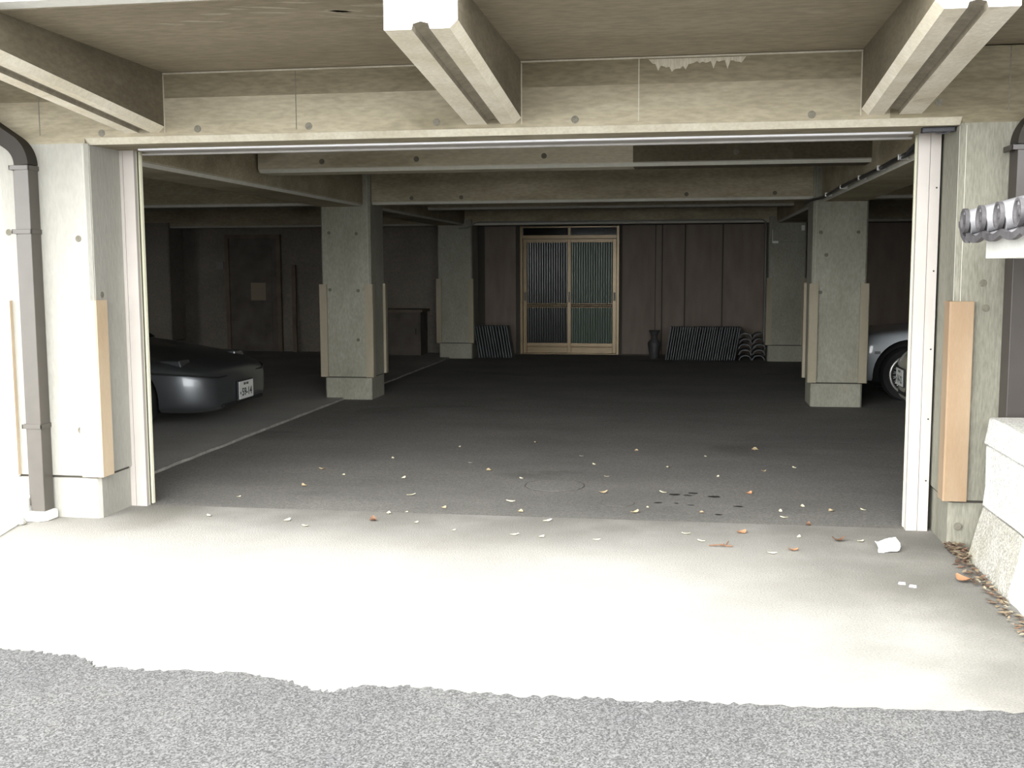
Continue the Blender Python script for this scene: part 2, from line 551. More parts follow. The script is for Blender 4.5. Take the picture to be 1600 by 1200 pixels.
rag = ragged(RAG, 12, 0.016)
b = MB()
poly = rag + [(8, 3.9), (8, -9), (-6.5, -9)]
b.prism(poly, 'z', -0.05, 0.004)
struct(b.build('road', M['road']))
b = MB()
b.box(-9, 1.9, 2.9, 6.2, -0.12, 0.0)
struct(b.build('apron', M['apron']))
b = MB().box(1.9, 8, 2.9, 6.2, -0.12, -0.002)
struct(b.build('garden_ground', M['bay']))
b = MB()
b.box(-30, 30, -30, 6.2, -0.30, -0.125)
struct(b.build('ground', M['road']))
b = MB()
b.box(-3.72, 8, 6.2, 18.3, -0.12, -0.004)
struct(b.build('floor', M['floor']))
b = MB()
b.box(-10, -3.736, 6.36, 18.3, -0.12, 0.016)
pl = []
for i in range(60):
    y = 6.36 + i * 0.2
    pl.append((-3.72 + random.uniform(-0.012, 0.008), y))
b.prism([(-3.74, 6.36)] + pl + [(-3.74, pl[-1][1])], 'z', -0.1, 0.0165, 1)
struct(b.build('floor_bay', [M['bay'], M['edge']]))

# ------------------------------------------------------------------ room shell
b = MB().box(-10, 8, 5.8, 18.3, 2.52, 2.75)
struct(b.build('ceiling', M['slab']))
b = MB().box(-10.2, -10, 5.8, 18.3, -0.1, 2.75)
struct(b.build('wall_left', M['wall_dark']))
b = MB().box(8, 8.2, 5.8, 18.3, -0.1, 2.75)
struct(b.build('wall_right', M['wall_dark']))
b = MB()
b.box(-10.2, -3.9, 18.02, 18.25, -0.1, 2.75, 1)
b.box(-3.9, 8.2, 18.02, 18.25, -0.1, 2.75, 2)
b.box(1.26, 8.2, 18.0, 18.03, 0.02, 2.12, 0)
for x0, x1 in ((-3.3, -2.78), (-1.02, -0.49), (-0.365, -0.02), (0.004, 0.578), (0.602, 1.24)):   # wall boards
    b.box(x0, x1, 18.0, 18.03, 0.02, 2.12, 0)
b.box(-0.475, -0.385, 17.985, 18.03, 0.02, 2.12, 0)                                       # post between boards
struct(b.build('wall_rear', [M['siding'], M['wall_dark'], M['gap']]))
b = MB().box(-9, -3.89, 5.93, 6.08, 0, 2.2)
struct(b.build('wall_front_tiled', M['tilewall']))
b = MB().box(1.88, 8, 5.93, 6.08, 0, 2.2)
struct(b.build('wall_front_right', M['column']))

# lintel beam over the opening, with a chamfered pale lower edge
b = MB()
b.prism([(5.8, 2.385), (5.8, 2.178), (5.83, 2.147), (6.42, 2.147), (6.42, 2.385)], 'x', -3.345, 1.345)
b.box(-9, 8, 5.8, 6.42, 2.385, 2.56, 3)                                                   # upper pour, browner
b.prism([(5.798, 2.180), (5.829, 2.145), (5.834, 2.149), (5.803, 2.183)], 'x', -3.342, 1.342, 1)
b.box(-9, -3.345, 5.8, 6.35, 2.152, 2.385)
b.box(1.345, 8, 5.8, 6.35, 2.152, 2.385, 3)
b.box(1.0, 1.345, 5.7992, 5.81, 2.184, 2.385, 3)
for px, pz in ((-3.24, 2.205), (-2.67, 2.215), (-2.03, 2.215), (-1.32, 2.218), (-0.58, 2.215), (0.62, 2.21), (1.23, 2.255)):
    b.disc((px, 5.8, pz), 'y', 0.020, -0.0015, 2)
for sx in (-3.615, -2.10, -0.25, 1.56):                                                   # form joints
    b.box(sx - 0.0025, sx + 0.0025, 5.7985, 5.81, 2.20, 2.52, 1 if sx == -0.25 else 2)
rnd0 = random.Random(5)
for x0, x1 in ((-2.865, -1.154), (-0.865, 0.862)):                                        # pale joint under the slab
    b.box(x0, x1, 5.796, 5.81, 2.513, 2.522, 1)
for sx in (-2.862, -0.862, 0.858):                                                        # pale joints beside the beams
    b.box(sx - 0.003, sx + 0.003, 5.797, 5.81, 2.20, 2.51, 1)
eff = [(-0.20, 2.508)] + [(-0.18 + i * 0.014, 2.492 - 0.028 * max(0, sin(i * 0.19)) ** 2 - rnd0.random() * (0.05 if i % 5 == 2 else 0.010)) for i in range(33)] + [(0.29, 2.508)]
b.prism(eff, 'y', 5.7975, 5.801, 4)                                                       # lime bloom running down from the joint
struct(b.build('wall_front_lintel', [M['lintel'], M['mortar_dim'], M['hole'], M['beam_top'], M['lime']]))

# canopy slab and fascia in front of the building, added unseen front above
b = MB()
b.box(-9, 8, 4.32, 5.8, 2.525, 2.75)
rs_ = random.Random(21)
for i in range(14):                                       # pale trowel smears near the outer edge
    x, y, ln, an = rs_.uniform(-2.4, -1.2), rs_.uniform(4.36, 4.75), rs_.uniform(0.10, 0.30), rs_.uniform(0.05, 0.45)
    w_ = rs_.uniform(0.012, 0.035)
    pts = []
    for k in range(9):
        u = k / 8
        pts.append((x + ln * u * cos(an), y + ln * u * sin(an) + w_ * sin(pi * u) * rs_.uniform(0.6, 1.2)))
    for k in range(7, 0, -1):
        u = k / 8
        pts.append((x + ln * u * cos(an), y + ln * u * sin(an) - w_ * sin(pi * u) * rs_.uniform(0.3, 1.0)))
    b.prism(pts, 'z', 2.5242, 2.5252, 1)
struct(b.build('canopy_slab', [M['slab'], M['smear']]))
b = MB()
b.box(-9, 8, 4.20, 4.32, 2.53, 3.1)
struct(b.build('canopy_fascia', M['plaster']))
b = MB()
b.box(-9, 8, 5.8, 6.0, 2.75, 7.5)
struct(b.build('wall_upper_added', M['plaster']))  # unseen upper front, added to hold back sky light


# ------------------------------------------------------------------ cantilever beams under the canopy
def canopy_beam(x0, x1, label, cl, cr):
    """Tapering bracket beam: deep at the wall, shallow at its outer end, pale chamfered soffit with a drip groove."""
    t = thing('canopy_beam', label, 'concrete beam', ((x0 + x1) / 2, 5.8, 2.2), group='canopy beams')
    hw = (x1 - x0) / 2
    zt = 0.325
    c = 0.032
    y1 = -1.62

    def zb(y):
        return -y * 0.0945 + 0.0
    b = MB()
    # web (sides), soffit laid on it in pale mortar with a half-round groove
    lo = c if cl else 0.002
    ro = c if cr else 0.002

    def sec(z):
        return [(-hw, zt), (-hw, z + lo), (-hw + lo, z + 0.001), (-0.036, z + 0.001), (-0.03, z + 0.022), (0.0, z + 0.03), (0.03, z + 0.022), (0.036, z + 0.001), (hw - ro, z + 0.001),
                (hw, z + ro), (hw, zt)]
    s0, s1 = sec(zb(0)), sec(zb(y1))
    k = len(s0)
    vs = [(p[0], 0.0, p[1]) for p in s0] + [(p[0], y1, p[1]) for p in s1]
    fs, ms = [], []
    for i in range(k - 1):
        fs.append((i, i + 1, k + i + 1, k + i))
        ms.append(0 if i in (0, k - 2) else (2 if 3 <= i <= 6 else 1))
    fs.append((k - 1, 0, k, 2 * k - 1)); ms.append(0)
    fs.append(tuple(range(k - 1, -1, -1))); ms.append(0)
    fs.append(tuple(range(k, 2 * k))); ms.append(3)
    o = len(b.v)
    b.v += vs
    b.f += fs
    b.m += ms
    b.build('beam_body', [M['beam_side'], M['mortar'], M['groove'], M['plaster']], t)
    return t


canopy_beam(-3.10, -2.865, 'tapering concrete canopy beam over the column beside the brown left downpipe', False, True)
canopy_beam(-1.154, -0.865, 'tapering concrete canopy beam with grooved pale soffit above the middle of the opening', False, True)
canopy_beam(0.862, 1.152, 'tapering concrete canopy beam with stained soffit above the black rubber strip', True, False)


# ------------------------------------------------------------------ concrete columns
def column(label, x0, x1, y0, y1, ztop, guards, beads, holes=(), mats=('column_in', 'column_in'), guard_h=1.27, leg=0.088, gm='guard_in'):
    cx, cy = (x0 + x1) / 2, (y0 + y1) / 2
    hx, hy = (x1 - x0) / 2, (y1 - y0) / 2
    t = thing('concrete_column', label, 'column', (cx, cy, 0), group='concrete columns')
    c = 0.018
    octo = [(-hx + c, -hy), (hx - c, -hy), (hx, -hy + c), (hx, hy - c), (hx - c, hy), (-hx + c, hy), (-hx, hy - c), (-hx, -hy + c)]
    b = MB().prism(octo, 'z', 0.252, ztop)
    for ax, px, pz in holes:
        if ax == 'f':
            b.disc((px - cx, -hy, pz), 'y', 0.019, -0.0015, 1)
        elif ax == 'l':
            b.disc((-hx, px - cy, pz), 'x', 0.019, -0.0015, 1)
        else:
            b.disc((hx, px - cy, pz), 'x', 0.019, 0.0015, 1)
    b.build('shaft', [M[mats[0]], M['hole']], t)
    p = MB()
    k = 0.012
    p.prism([(q[0] * (1 - k / hx), q[1] * (1 - k / hy)) for q in octo], 'z', -0.02, 0.236)
    p.prism([(q[0] * 0.93, q[1] * 0.93) for q in octo], 'z', 0.23, 0.256, 1)
    p.build('plinth', [M[mats[1]], M['gap']], t)
    leg_all = leg
    for gd in guards:
        sx, sy = gd[:2]
        leg = gd[2] if len(gd) > 2 else leg_all
        g = MB()
        th = 0.028
        X, Y = sx * hx, sy * hy
        # L outline around the corner, outside the shaft
        L = [(X - sx * leg, Y + sy * th), (X + sx * (th - 0.008), Y + sy * th), (X + sx * th, Y + sy * (th - 0.008)), (X + sx * th, Y - sy * leg),
             (X - sx * 0.001, Y - sy * leg), (X - sx * 0.001, Y - sy * 0.001), (X - sx * leg, Y - sy * 0.001)]
        g.prism(L, 'z', 0.25, guard_h)
        g.build('corner_guard', M[gm], t)
    for sx, sy in beads:
        X, Y = sx * hx, sy * hy
        q = MB()
        w = 0.027
        q.prism([(X - sx * w, Y + sy * 0.0015), (X + sx * 0.0015, Y - sy * w), (X - sx * 0.006, Y - sy * w), (X - sx * w, Y - sy * 0.006)],
                'z', guard_h, ztop - 0.012)
        q.build('corner_bead', M['bead'], t)
    return t


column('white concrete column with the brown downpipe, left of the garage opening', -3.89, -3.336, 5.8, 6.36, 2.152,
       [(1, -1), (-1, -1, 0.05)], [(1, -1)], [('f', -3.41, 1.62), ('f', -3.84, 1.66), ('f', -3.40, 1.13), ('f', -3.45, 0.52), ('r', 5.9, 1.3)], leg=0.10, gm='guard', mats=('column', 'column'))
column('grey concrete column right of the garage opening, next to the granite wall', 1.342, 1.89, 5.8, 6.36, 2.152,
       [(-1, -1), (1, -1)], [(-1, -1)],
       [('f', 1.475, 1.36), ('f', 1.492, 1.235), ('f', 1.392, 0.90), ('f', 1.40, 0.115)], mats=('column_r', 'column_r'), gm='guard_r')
column('concrete column inside, right of the black car and nearest to it', -3.952, -3.398, 11.6, 12.15, 2.5,
       [(-1, -1), (1, -1), (1, 1)], [(1, -1)],
       [('f', -3.86, 1.83), ('f', -3.86, 1.21), ('f', -3.55, 1.82), ('f', -3.54, 1.20), ('f', -3.55, 0.66)], leg=0.06)
column('concrete column inside, beside the nose of the cream car', 1.285, 1.825, 11.6, 12.15, 2.5,
       [(-1, -1), (1, -1), (-1, 1)], [(-1, -1)],
       [('f', 1.36, 1.79), ('f', 1.73, 1.79), ('f', 1.42, 1.56), ('f', 1.37, 1.18)], leg=0.062)
column('rear concrete column beside the left tile stack and the dark cabinet', -3.90, -3.345, 17.1, 17.65, 2.2,
       [(-1, -1), (1, -1)], [], leg=0.06)
column('rear concrete column next to the stack of half-round tiles', 1.245, 1.80, 17.1, 17.65, 2.2,
       [(-1, -1), (1, -1)], [], leg=0.06)
column('dim rear concrete column in the far corner behind the black car', -9.25, -8.45, 17.1, 17.65, 2.2,
       [], [], mats=('wall_dark', 'wall_dark'))


# ------------------------------------------------------------------ interior beams
def beam_x(label, x0, x1, y0, y1, zb, holes=(), split=None, mat='beam', mat2='beam_side'):
    """Ceiling beam across the garage, pale chamfer along its lower front edge."""
    b = MB()
    c = 0.028
    sec_ = [(y0, 2.55), (y0, zb + c), (y0 + c, zb), (y1, zb), (y1, 2.55)]
    if split:                                            # two pours meeting at a form joint
        b.prism(sec_, 'x', x0, split)
        b.prism(sec_, 'x', split, x1, 3)
    else:
        b.prism(sec_, 'x', x0, x1)
    b.prism([(y0 - 0.0015, zb + c + 0.002), (y0 + c - 0.001, zb - 0.0015), (y0 + c + 0.003, zb + 0.002), (y0 + 0.002, zb + c + 0.003)], 'x', x0 + 0.01, x1 - 0.01, 1)
    for px, pz in holes:
        b.disc((px, y0, pz), 'y', 0.022, -0.0015, 2)
    return tag(b.build('ceiling_beam', [M[mat], M['bead'], M['hole'], M[mat2]]), label, 'concrete beam', 'interior ceiling beams')


beam_x('concrete ceiling beam just inside the opening, spanning above the driveway', -3.44, 1.38, 8.58, 8.88, 2.22,
       [(-2.90, 2.30), (-2.12, 2.305), (-1.1, 2.31), (0.37, 2.31)], -0.41, 'beam_pale')
beam_x('concrete ceiling beam between the two inner columns', -3.42, 1.30, 11.70, 12.0, 2.135,
       [(-2.95, 2.2), (-2.4, 2.2), (0.0, 2.2), (0.9, 2.2)])
beam_x('concrete ceiling beam above the bay of the black car', -10, -3.93, 11.70, 12.0, 2.135)
beam_x('concrete ceiling beam above the bay of the white and cream cars', 1.80, 8, 11.70, 12.0, 2.135)
beam_x('dim ceiling beam halfway to the rear sliding door', -3.44, 1.38, 14.5, 14.8, 2.22)
beam_x('dark ceiling beam right above the rear sliding door', -10, 8, 17.16, 17.5, 2.115)


def beam_y(label, x0, x1, y0, y1, zb, side):
    b = MB()
    c = 0.028
    s = [(x0, 2.55), (x0, zb + (c if side < 0 else 0)), (x0 + (c if side < 0 else 0), zb), (x1 - (c if side > 0 else 0), zb), (x1, zb + (c if side > 0 else 0)), (x1, 2.55)]
    s = [p for i, p in enumerate(s) if i == 0 or p != s[i - 1]]
    b.prism(s, 'y', y0, y1)
    if side > 0:
        b.prism([(x1 + 0.0015, zb + c + 0.002), (x1 - c, zb - 0.0015), (x1 - c - 0.003, zb + 0.002), (x1 - 0.002, zb + c + 0.003)], 'y', y0 + 0.01, y1 - 0.01, 1)
    else:
        b.prism([(x0 - 0.0015, zb + c + 0.002), (x0 + c, zb - 0.0015), (x0 + c + 0.003, zb + 0.002), (x0 + 0.002, zb + c + 0.003)], 'y', y0 + 0.01, y1 - 0.01, 1)
    return tag(b.build('ceiling_beam', [M['beam'], M['bead'], M['hole']]), label, 'concrete beam', 'interior ceiling beams')


beam_y('lengthwise ceiling beam on the left side, leading back to the inner column', -3.92, -3.47, 6.42, 11.6, 2.112, 1)
beam_y('lengthwise ceiling beam on the right side, with the black conduit along it', 1.36, 1.80, 6.42, 11.6, 2.10, -1)
beam_y('rear lengthwise ceiling beam behind the inner column of the black car', -3.92, -3.47, 12.15, 17.16, 2.112, 1)
beam_y('rear lengthwise ceiling beam behind the inner column of the cream car', 1.36, 1.80, 12.15, 17.16, 2.10, -1)

# ------------------------------------------------------------------ roller shutter: guide rails and housing
def guide_rail(label, x_in, x_out):
    """x_in: edge towards the opening."""
    s = 1 if x_in > x_out else -1
    t = thing('shutter_guide_rail', label, 'shutter rail', ((x_in + x_out) / 2, 6.19, 0), group='shutter guide rails')
    w = abs(x_in - x_out) / 2
    sm = -s * w * 0.05
    b = MB()
    b.box(min(s * w, sm + s * 0.0012), max(s * w, sm + s * 0.0012), -0.03, 0.0, 0.0, 2.147)
    b.build('face_plate', M['steel'], t)
    b = MB()
    a0, a1 = sm - s * 0.0012, -s * w
    b.box(min(a0, a1), max(a0, a1), -0.03, 0.0, 0.0, 2.147)
    for z in (0.28, 0.62, 1.0, 1.42, 1.86):
        b.disc((-s * w * 0.72, -0.03, z), 'y', 0.005, -0.001, 1, 8)
    b.build('cover_plate', [M['steel'], M['slot']], t)
    b = MB()
    e0, e1 = s * (w - 0.03), s * w
    b.box(min(e0, e1), max(e0, e1), 0.0, 0.012, 0, 2.147, 1)
    b.box(min(e0, e1 - s * 0.012), max(e0, e1 - s * 0.012), 0.012, 0.05, 0, 2.147, 2)
    b.box(min(e0, e1), max(e0, e1), 0.05, 0.075, 0, 2.147, 1)
    b.box(min(-s * w, s * (w - 0.03)), max(-s * w, s * (w - 0.03)), 0.0, 0.075, 0, 2.147, 0)
    b.build('shutter_slot', [M['steel'], M['steel_edge'], M['slot']], t)
    return t


guide_rail('cream steel shutter rail on the left edge of the opening', -3.246, -3.378)
guide_rail('cream steel shutter rail on the right edge of the opening', 1.214, 1.328)
t = thing('shutter_housing', 'grey steel roller shutter slot along the top of the opening', 'shutter', (-1.0, 6.2, 2.1455))
MB().box(-2.165, 2.165, -0.135, -0.125, -0.009, 0.0).build('lip', M['stainless'], t)['label'] = 'bright metal lip'
MB().box(-2.165, 2.165, -0.125, 0.12, -0.012, 0.0).build('soffit_panel', M['soffit'], t)
MB().box(-2.22, 2.19, 0.02, 0.05, -0.022, -0.012).build('bottom_bar', M['soffit'], t)
tag(MB().prism([(1.178, 5.90), (1.334, 5.885), (1.334, 5.935), (1.178, 5.95)], 'z', 2.121, 2.1465).build('rubber_strip', M['rubber'], bevel=0.004),
    'black rubber strip hanging above the right shutter rail', 'rubber strip')
tag(MB().tube([(1.215, 5.89, 2.124), (1.25, 5.885, 2.112), (1.27, 5.88, 2.110), (1.285, 5.88, 2.113), (1.31, 5.88, 2.123)], 0.003, 6).build('loose_wire', M['rubber'], smooth=40),
    'thin loose wire sagging from the black rubber strip', 'wire')


# ------------------------------------------------------------------ downpipes
def downpipe(label, xw, yw, y_front, z0, mat, bend, name_mat=None):
    """Square rain pipe fixed to the front of a column, with an elbow at the top."""
    w, d = xw[1] - xw[0], yw - y_front
    cx, cy = (xw[0] + xw[1]) / 2, (yw + y_front) / 2
    t = thing('downpipe', label, 'drain pipe', (cx, cy, 0), group='rain downpipes')
    hw, hd = w / 2, d / 2
    outline = [(-hd, -hw), (hd, -hw), (hd, hw), (-hd, hw)]
    b = MB()
    b.box(-hw, hw, -hd, hd, z0, 2.03)
    if bend < 0:
        b.box(-hw - 0.022, -hw, -hd + 0.02, hd, z0 + 0.03, 2.03)
    b.build('pipe', mat, t, bevel=0.004)
    path = []
    R = 0.15
    for i in range(9):
        a = (pi / 3.2) * i / 8
        path.append((bend * R * (1 - cos(a)), 0, 2.03 + R * sin(a)))
    a = pi / 3.2
    path.append((bend * (R * (1 - cos(a)) + 0.5 * sin(a)), 0, 2.03 + R * sin(a) + 0.5 * cos(a)))
    path.append((path[-1][0] + bend * 0.03, 0, path[-1][2] + 0.03))
    path.append((path[-1][0], 0, 2.53))
    e = MB().sweep(path, [(-hd, -hw), (hd, -hw), (hd, hw), (-hd, hw)], (0, 1, 0))
    e.build('elbow', M['elbow'], t, smooth=35)
    for z in (2.015, 1.66, 0.55):
        if z < z0:
            continue
        k = MB()
        o = 0.006
        k.box(-hw - 0.03, hw + o, -hd - o, -hd + 0.002, z - 0.013, z + 0.013)
        k.box(hw - 0.002, hw + o, -hd - o, hd + 0.001, z - 0.013, z + 0.013)
        k.box(-hw - 0.03, -hw - 0.022, -hd - o, hd + 0.001, z - 0.013, z + 0.013)
        k.build('bracket', mat, t, bevel=0.002)
    return t


downpipe('brown square rain pipe on the front of the white column', (-3.722, -3.637), 5.798, 5.70, 0.055, M['spout'], -1)
downpipe('dark brown rain pipe behind the little tiled roof', (1.572, 1.66), 5.798, 5.66, 0.2, M['spout_r'], 1)
b = MB()
b.prism([(-3.745, 5.66), (-3.65, 5.66), (-3.615, 5.70), (-3.612, 5.80), (-3.745, 5.80)], 'z', 0.0, 0.056)
tag(b.build('pipe_collar', M['plaster'], bevel=0.012), 'white concrete block under the foot of the brown downpipe', 'concrete block')
b = MB()
b.prism([(-9, 4.15), (-3.62, 5.10), (-3.70, 5.45), (-3.75, 5.66), (-3.75, 5.80), (-9, 5.80)], 'z', 0.0, 0.012)
b.prism([(-9, 5.2), (-3.84, 5.60), (-3.75, 5.66), (-3.75, 5.80), (-9, 5.80)], 'z', 0.012, 0.13)
struct(b.build('kerb', M['plaster'], bevel=0.01))
b = MB()
b.lathe([(0.02, 0), (0.03, 0.01), (0.024, 0.03), (0.008, 0.038)], 9, (-3.725, 5.60, 0.0))
tag(b.build('pebble', M['granite'], smooth=60), 'small brown pebble beside the white block', 'stone')


# ------------------------------------------------------------------ granite wall and little tiled roof on the right
def rough_block(name, pts_bot, pts_top, z0, z1, y0, y1, mat, parent, seed):
    """Granite block, x outlines [(x front), (x back)] at bottom and top; its faces are slightly uneven."""
    rnd = random.Random(seed)
    nx, ny, nz = 3, max(2, int((y1 - y0) / 0.12)), max(2, int((z1 - z0) / 0.08))
    b = MB()
    grid = {}

    def P(i, j, k):
        key = (i, j, k)
        if key not in grid:
            u, v, w = i / nx, j / ny, k / nz
            xb = pts_bot[0] + (pts_bot[1] - pts_bot[0]) * u
            xt = pts_top[0] + (pts_top[1] - pts_top[0]) * u
            x = xb + (xt - xb) * w
            edge = 0.006 if (i in (0, nx)) + (j in (0, ny)) + (k in (0, nz)) >= 2 else 0.012
            grid[key] = len(b.v)
            b.v.append((x + rnd.uniform(-edge, edge) * (1 if i == 0 else 0.4), y0 + (y1 - y0) * v + rnd.uniform(-0.004, 0.004), z0 + (z1 - z0) * w + rnd.uniform(-0.5, 0.5) * edge * (0.6 if 0 < k < nz else (1.0 if k == nz and z1 > 0.65 else 0.2))))
        return grid[key]
    fs = []
    for j in range(ny):
        for k in range(nz):
            for i in (0, nx):
                fs.append((P(i, j, k), P(i, j + 1, k), P(i, j + 1, k + 1), P(i, j, k + 1)))
    for i in range(nx):
        for k in range(nz):
            for j in (0, ny):
                fs.append((P(i, j, k), P(i + 1, j, k), P(i + 1, j, k + 1), P(i, j, k + 1)))
        for j in range(ny):
            for k in (0, nz):
                fs.append((P(i, j, k), P(i + 1, j, k), P(i + 1, j + 1, k), P(i, j + 1, k)))
    b.f = fs
    b.m = [0] * len(fs)
    return b.build(name, mat, parent, bevel=0.008, smooth=50)


t = thing('granite_wall', 'pale granite block wall right of the driveway, leaning back at its foot', 'stone wall', (1.46, 4.4, 0))
G = [((-0.065, 0.5), (0.0, 0.5), -0.03, 0.268, 0.52, 1.19, 'granite'), ((-0.065, 0.5), (0.0, 0.5), -0.03, 0.262, -1.45, 0.515, 'granite_w'),
     ((0.0, 0.5), (0.005, 0.5), 0.273, 0.575, 0.20, 1.18, 'granite_w'), ((0.0, 0.5), (0.004, 0.5), 0.270, 0.575, -1.45, 0.195, 'granite_w'),
     ((-0.004, 0.5), (0.01, 0.5), 0.581, 0.712, -0.1, 1.185, 'granite_w'), ((-0.004, 0.5), (0.01, 0.5), 0.581, 0.715, -1.45, -0.105, 'granite_w')]
for i, (pb, pt_, z0, z1, y0, y1, m_) in enumerate(G):
    rough_block('granite_block', pb, pt_, z0, z1, y0, y1, M[m_], t, 40 + i)

t = thing('tiled_wall_roof', 'little grey tiled roof on a white plaster beam, right of the opening', 'tiled roof', (1.272, 5.19, 1.648))
b = MB().box(0.078, 0.6, -2.2, 0.10, -0.168, -0.075)
b.build('plaster_beam', M['plaster'], t, bevel=0.004)
MB().box(0.40, 0.62, -2.2, 0.05, -0.95, -0.168).build('plaster_wall', M['plaster'], t)
slope = 0.30


def pan_outline(yc):
    pts = []
    for i in range(9):
        v = -0.135 + 0.27 * i / 8
        pts.append((yc + v, -0.055 - 0.022 * cos(pi * v / 0.27)))
    return pts


for k in range(-1, 8):                                   # curved pan tiles with a hanging lip
    yc = -0.135 - 0.27 * k
    if k == -1:
        yc, rng = 0.09, (-0.09, 0.09)
    o = pan_outline(yc)
    if k == -1:
        o = [(0.0, -0.075), (0.04, -0.068), (0.09, -0.045), (0.125, -0.005), (0.14, -0.002)]
    b = MB()
    vs, fs = [], []
    n = len(o)
    for x in (-0.02, 0.75):
        vs += [(x, p[0], p[1] + slope * x) for p in o]
        vs += [(x, p[0], p[1] - 0.018 + slope * x) for p in o]
    fs += [(i, i + 1, 2 * n + i + 1, 2 * n + i) for i in range(n - 1)]
    fs += [(n + i, n + i + 1, 3 * n + i + 1, 3 * n + i) for i in range(n - 1)]
    fs += [(i, i + 1, n + i + 1, n + i) for i in range(n - 1)]
    fs += [(2 * n + i, 2 * n + i + 1, 3 * n + i + 1, 3 * n + i) for i in range(n - 1)]
    fs += [(0, n, 3 * n, 2 * n), (n - 1, 2 * n - 1, 4 * n - 1, 3 * n - 1)]
    b.add(vs, fs)
    for i in range(n - 1):                               # lip
        a, c = o[i], o[i + 1]
        b.add([(-0.035, a[0], a[1] + 0.004), (-0.035, c[0], c[1] + 0.004), (-0.035, c[0], c[1] - 0.024), (-0.035, a[0], a[1] - 0.024),
               (-0.015, a[0], a[1] + 0.004), (-0.015, c[0], c[1] + 0.004), (-0.015, c[0], c[1] - 0.024), (-0.015, a[0], a[1] - 0.024)],
              [(0, 1, 2, 3), (4, 5, 6, 7), (0, 1, 5, 4), (3, 2, 6, 7), (0, 3, 7, 4), (1, 2, 6, 5)], 1)
    b.build('pan_tile', [M['tile_out'], M['tile_end']], t, smooth=40)
for k in range(8):                                       # round cover tiles, each closed by a rimmed end disc
    yc = -0.27 * k
    r = 0.054
    b = MB()
    b.tube([(-0.03, yc, 0.0 - 0.009), (0.33, yc, 0.33 * slope - 0.009), (0.75, yc, 0.75 * slope - 0.009)], r, 20)
    b.lathe([(r, -0.032), (r, -0.05), (r * 0.8, -0.05), (r * 0.74, -0.040), (r * 0.3, -0.040), (r * 0.25, -0.046), (0.002, -0.046)], 24, (0, yc, 0.0), 'x', 1)
    b.build('round_tile', [M['tile_out'], M['tile_end']], t, smooth=35)

# ------------------------------------------------------------------ rear sliding door
d1 = thing('door_1', 'bronze framed sliding door with ribbed glass in the rear wall', 'sliding door', (-1.885, 17.98, 0.012))
struct(d1)
b = MB()
for x in (-0.815, 0.775):
    b.box(x, x + 0.045, -0.05, 0.05, 0, 2.10)
b.box(-0.77, 0.775, -0.05, 0.05, 2.075, 2.10)
b.box(-0.77, 0.775, -0.055, 0.05, 1.895, 1.955)
b.box(-0.77, 0.775, -0.05, 0.05, 0, 0.02)
b.box(-0.022, 0.022, -0.045, 0.05, 1.955, 2.075)
b.build('door_frame', M['wood'], d1, bevel=0.004)
for x0, x1 in ((-0.77, -0.022), (0.022, 0.775)):
    MB().box(x0, x1, 0.0, 0.006, 1.955, 2.075).build('transom_pane', M['glass'], d1)
for nm, x0, x1, yy, gm in (('l', -0.768, 0.03, 0.008, 'ribglass_l'), ('r', -0.03, 0.772, -0.032, 'ribglass_r')):
    b = MB()
    st = 0.06
    b.box(x0, x0 + st, yy, yy + 0.03, 0.02, 1.893)
    b.box(x1 - st, x1, yy, yy + 0.03, 0.02, 1.893)
    b.box(x0 + st, x1 - st, yy, yy + 0.03, 1.835, 1.893)
    b.box(x0 + st, x1 - st, yy, yy + 0.03, 0.02, 0.115)
    b.box(x0 + st, x1 - st, yy, yy + 0.03, 0.13, 0.185)
    b.box(x0 + st, x1 - st, yy + 0.008, yy + 0.03, 0.115, 0.13)
    for z in (0.775, 0.805, 0.835):
        b.box(x0 + st, x1 - st, yy - 0.003, yy + 0.022, z - 0.006, z + 0.006)
    nn = 24
    for i in range(1, nn):
        xx = x0 + st + (x1 - x0 - 2 * st) * i / nn
        b.box(xx - 0.003, xx + 0.003, yy - 0.002, yy + 0.012, 0.77, 0.84)
    leaf = b.build('door_leaf', M['wood'], d1, bevel=0.003)
    g = MB()
    n_r, seg = 17, 8
    xs = []
    for i in range(n_r * seg + 1):
        f_ = i / (n_r * seg)
        xs.append((x0 + st + (x1 - x0 - 2 * st) * f_, yy + 0.016 - 0.012 * abs(sin(pi * n_r * f_))))
    for z0, z1 in ((0.185, 0.775), (0.835, 1.835)):
        vs = [(x, y, z0) for x, y in xs] + [(x, y, z1) for x, y in xs]
        n = len(xs)
        g.add(vs, [(i, i + 1, n + i + 1, n + i) for i in range(n - 1)])
    g.build('glass_pane', M[gm], leaf, smooth=70)
    hx = x0 + 0.03 if nm == 'l' else x1 - 0.03
    MB().box(hx - 0.016, hx + 0.016, yy - 0.004, yy + 0.002, 0.88, 1.02).build('pull_handle', M['handle'], leaf, bevel=0.003)
    if nm == 'r':
        MB().box(x0 + 0.018, x0 + 0.042, yy - 0.004, yy + 0.002, 0.86, 1.03).build('pull_handle', M['handle'], leaf, bevel=0.003)

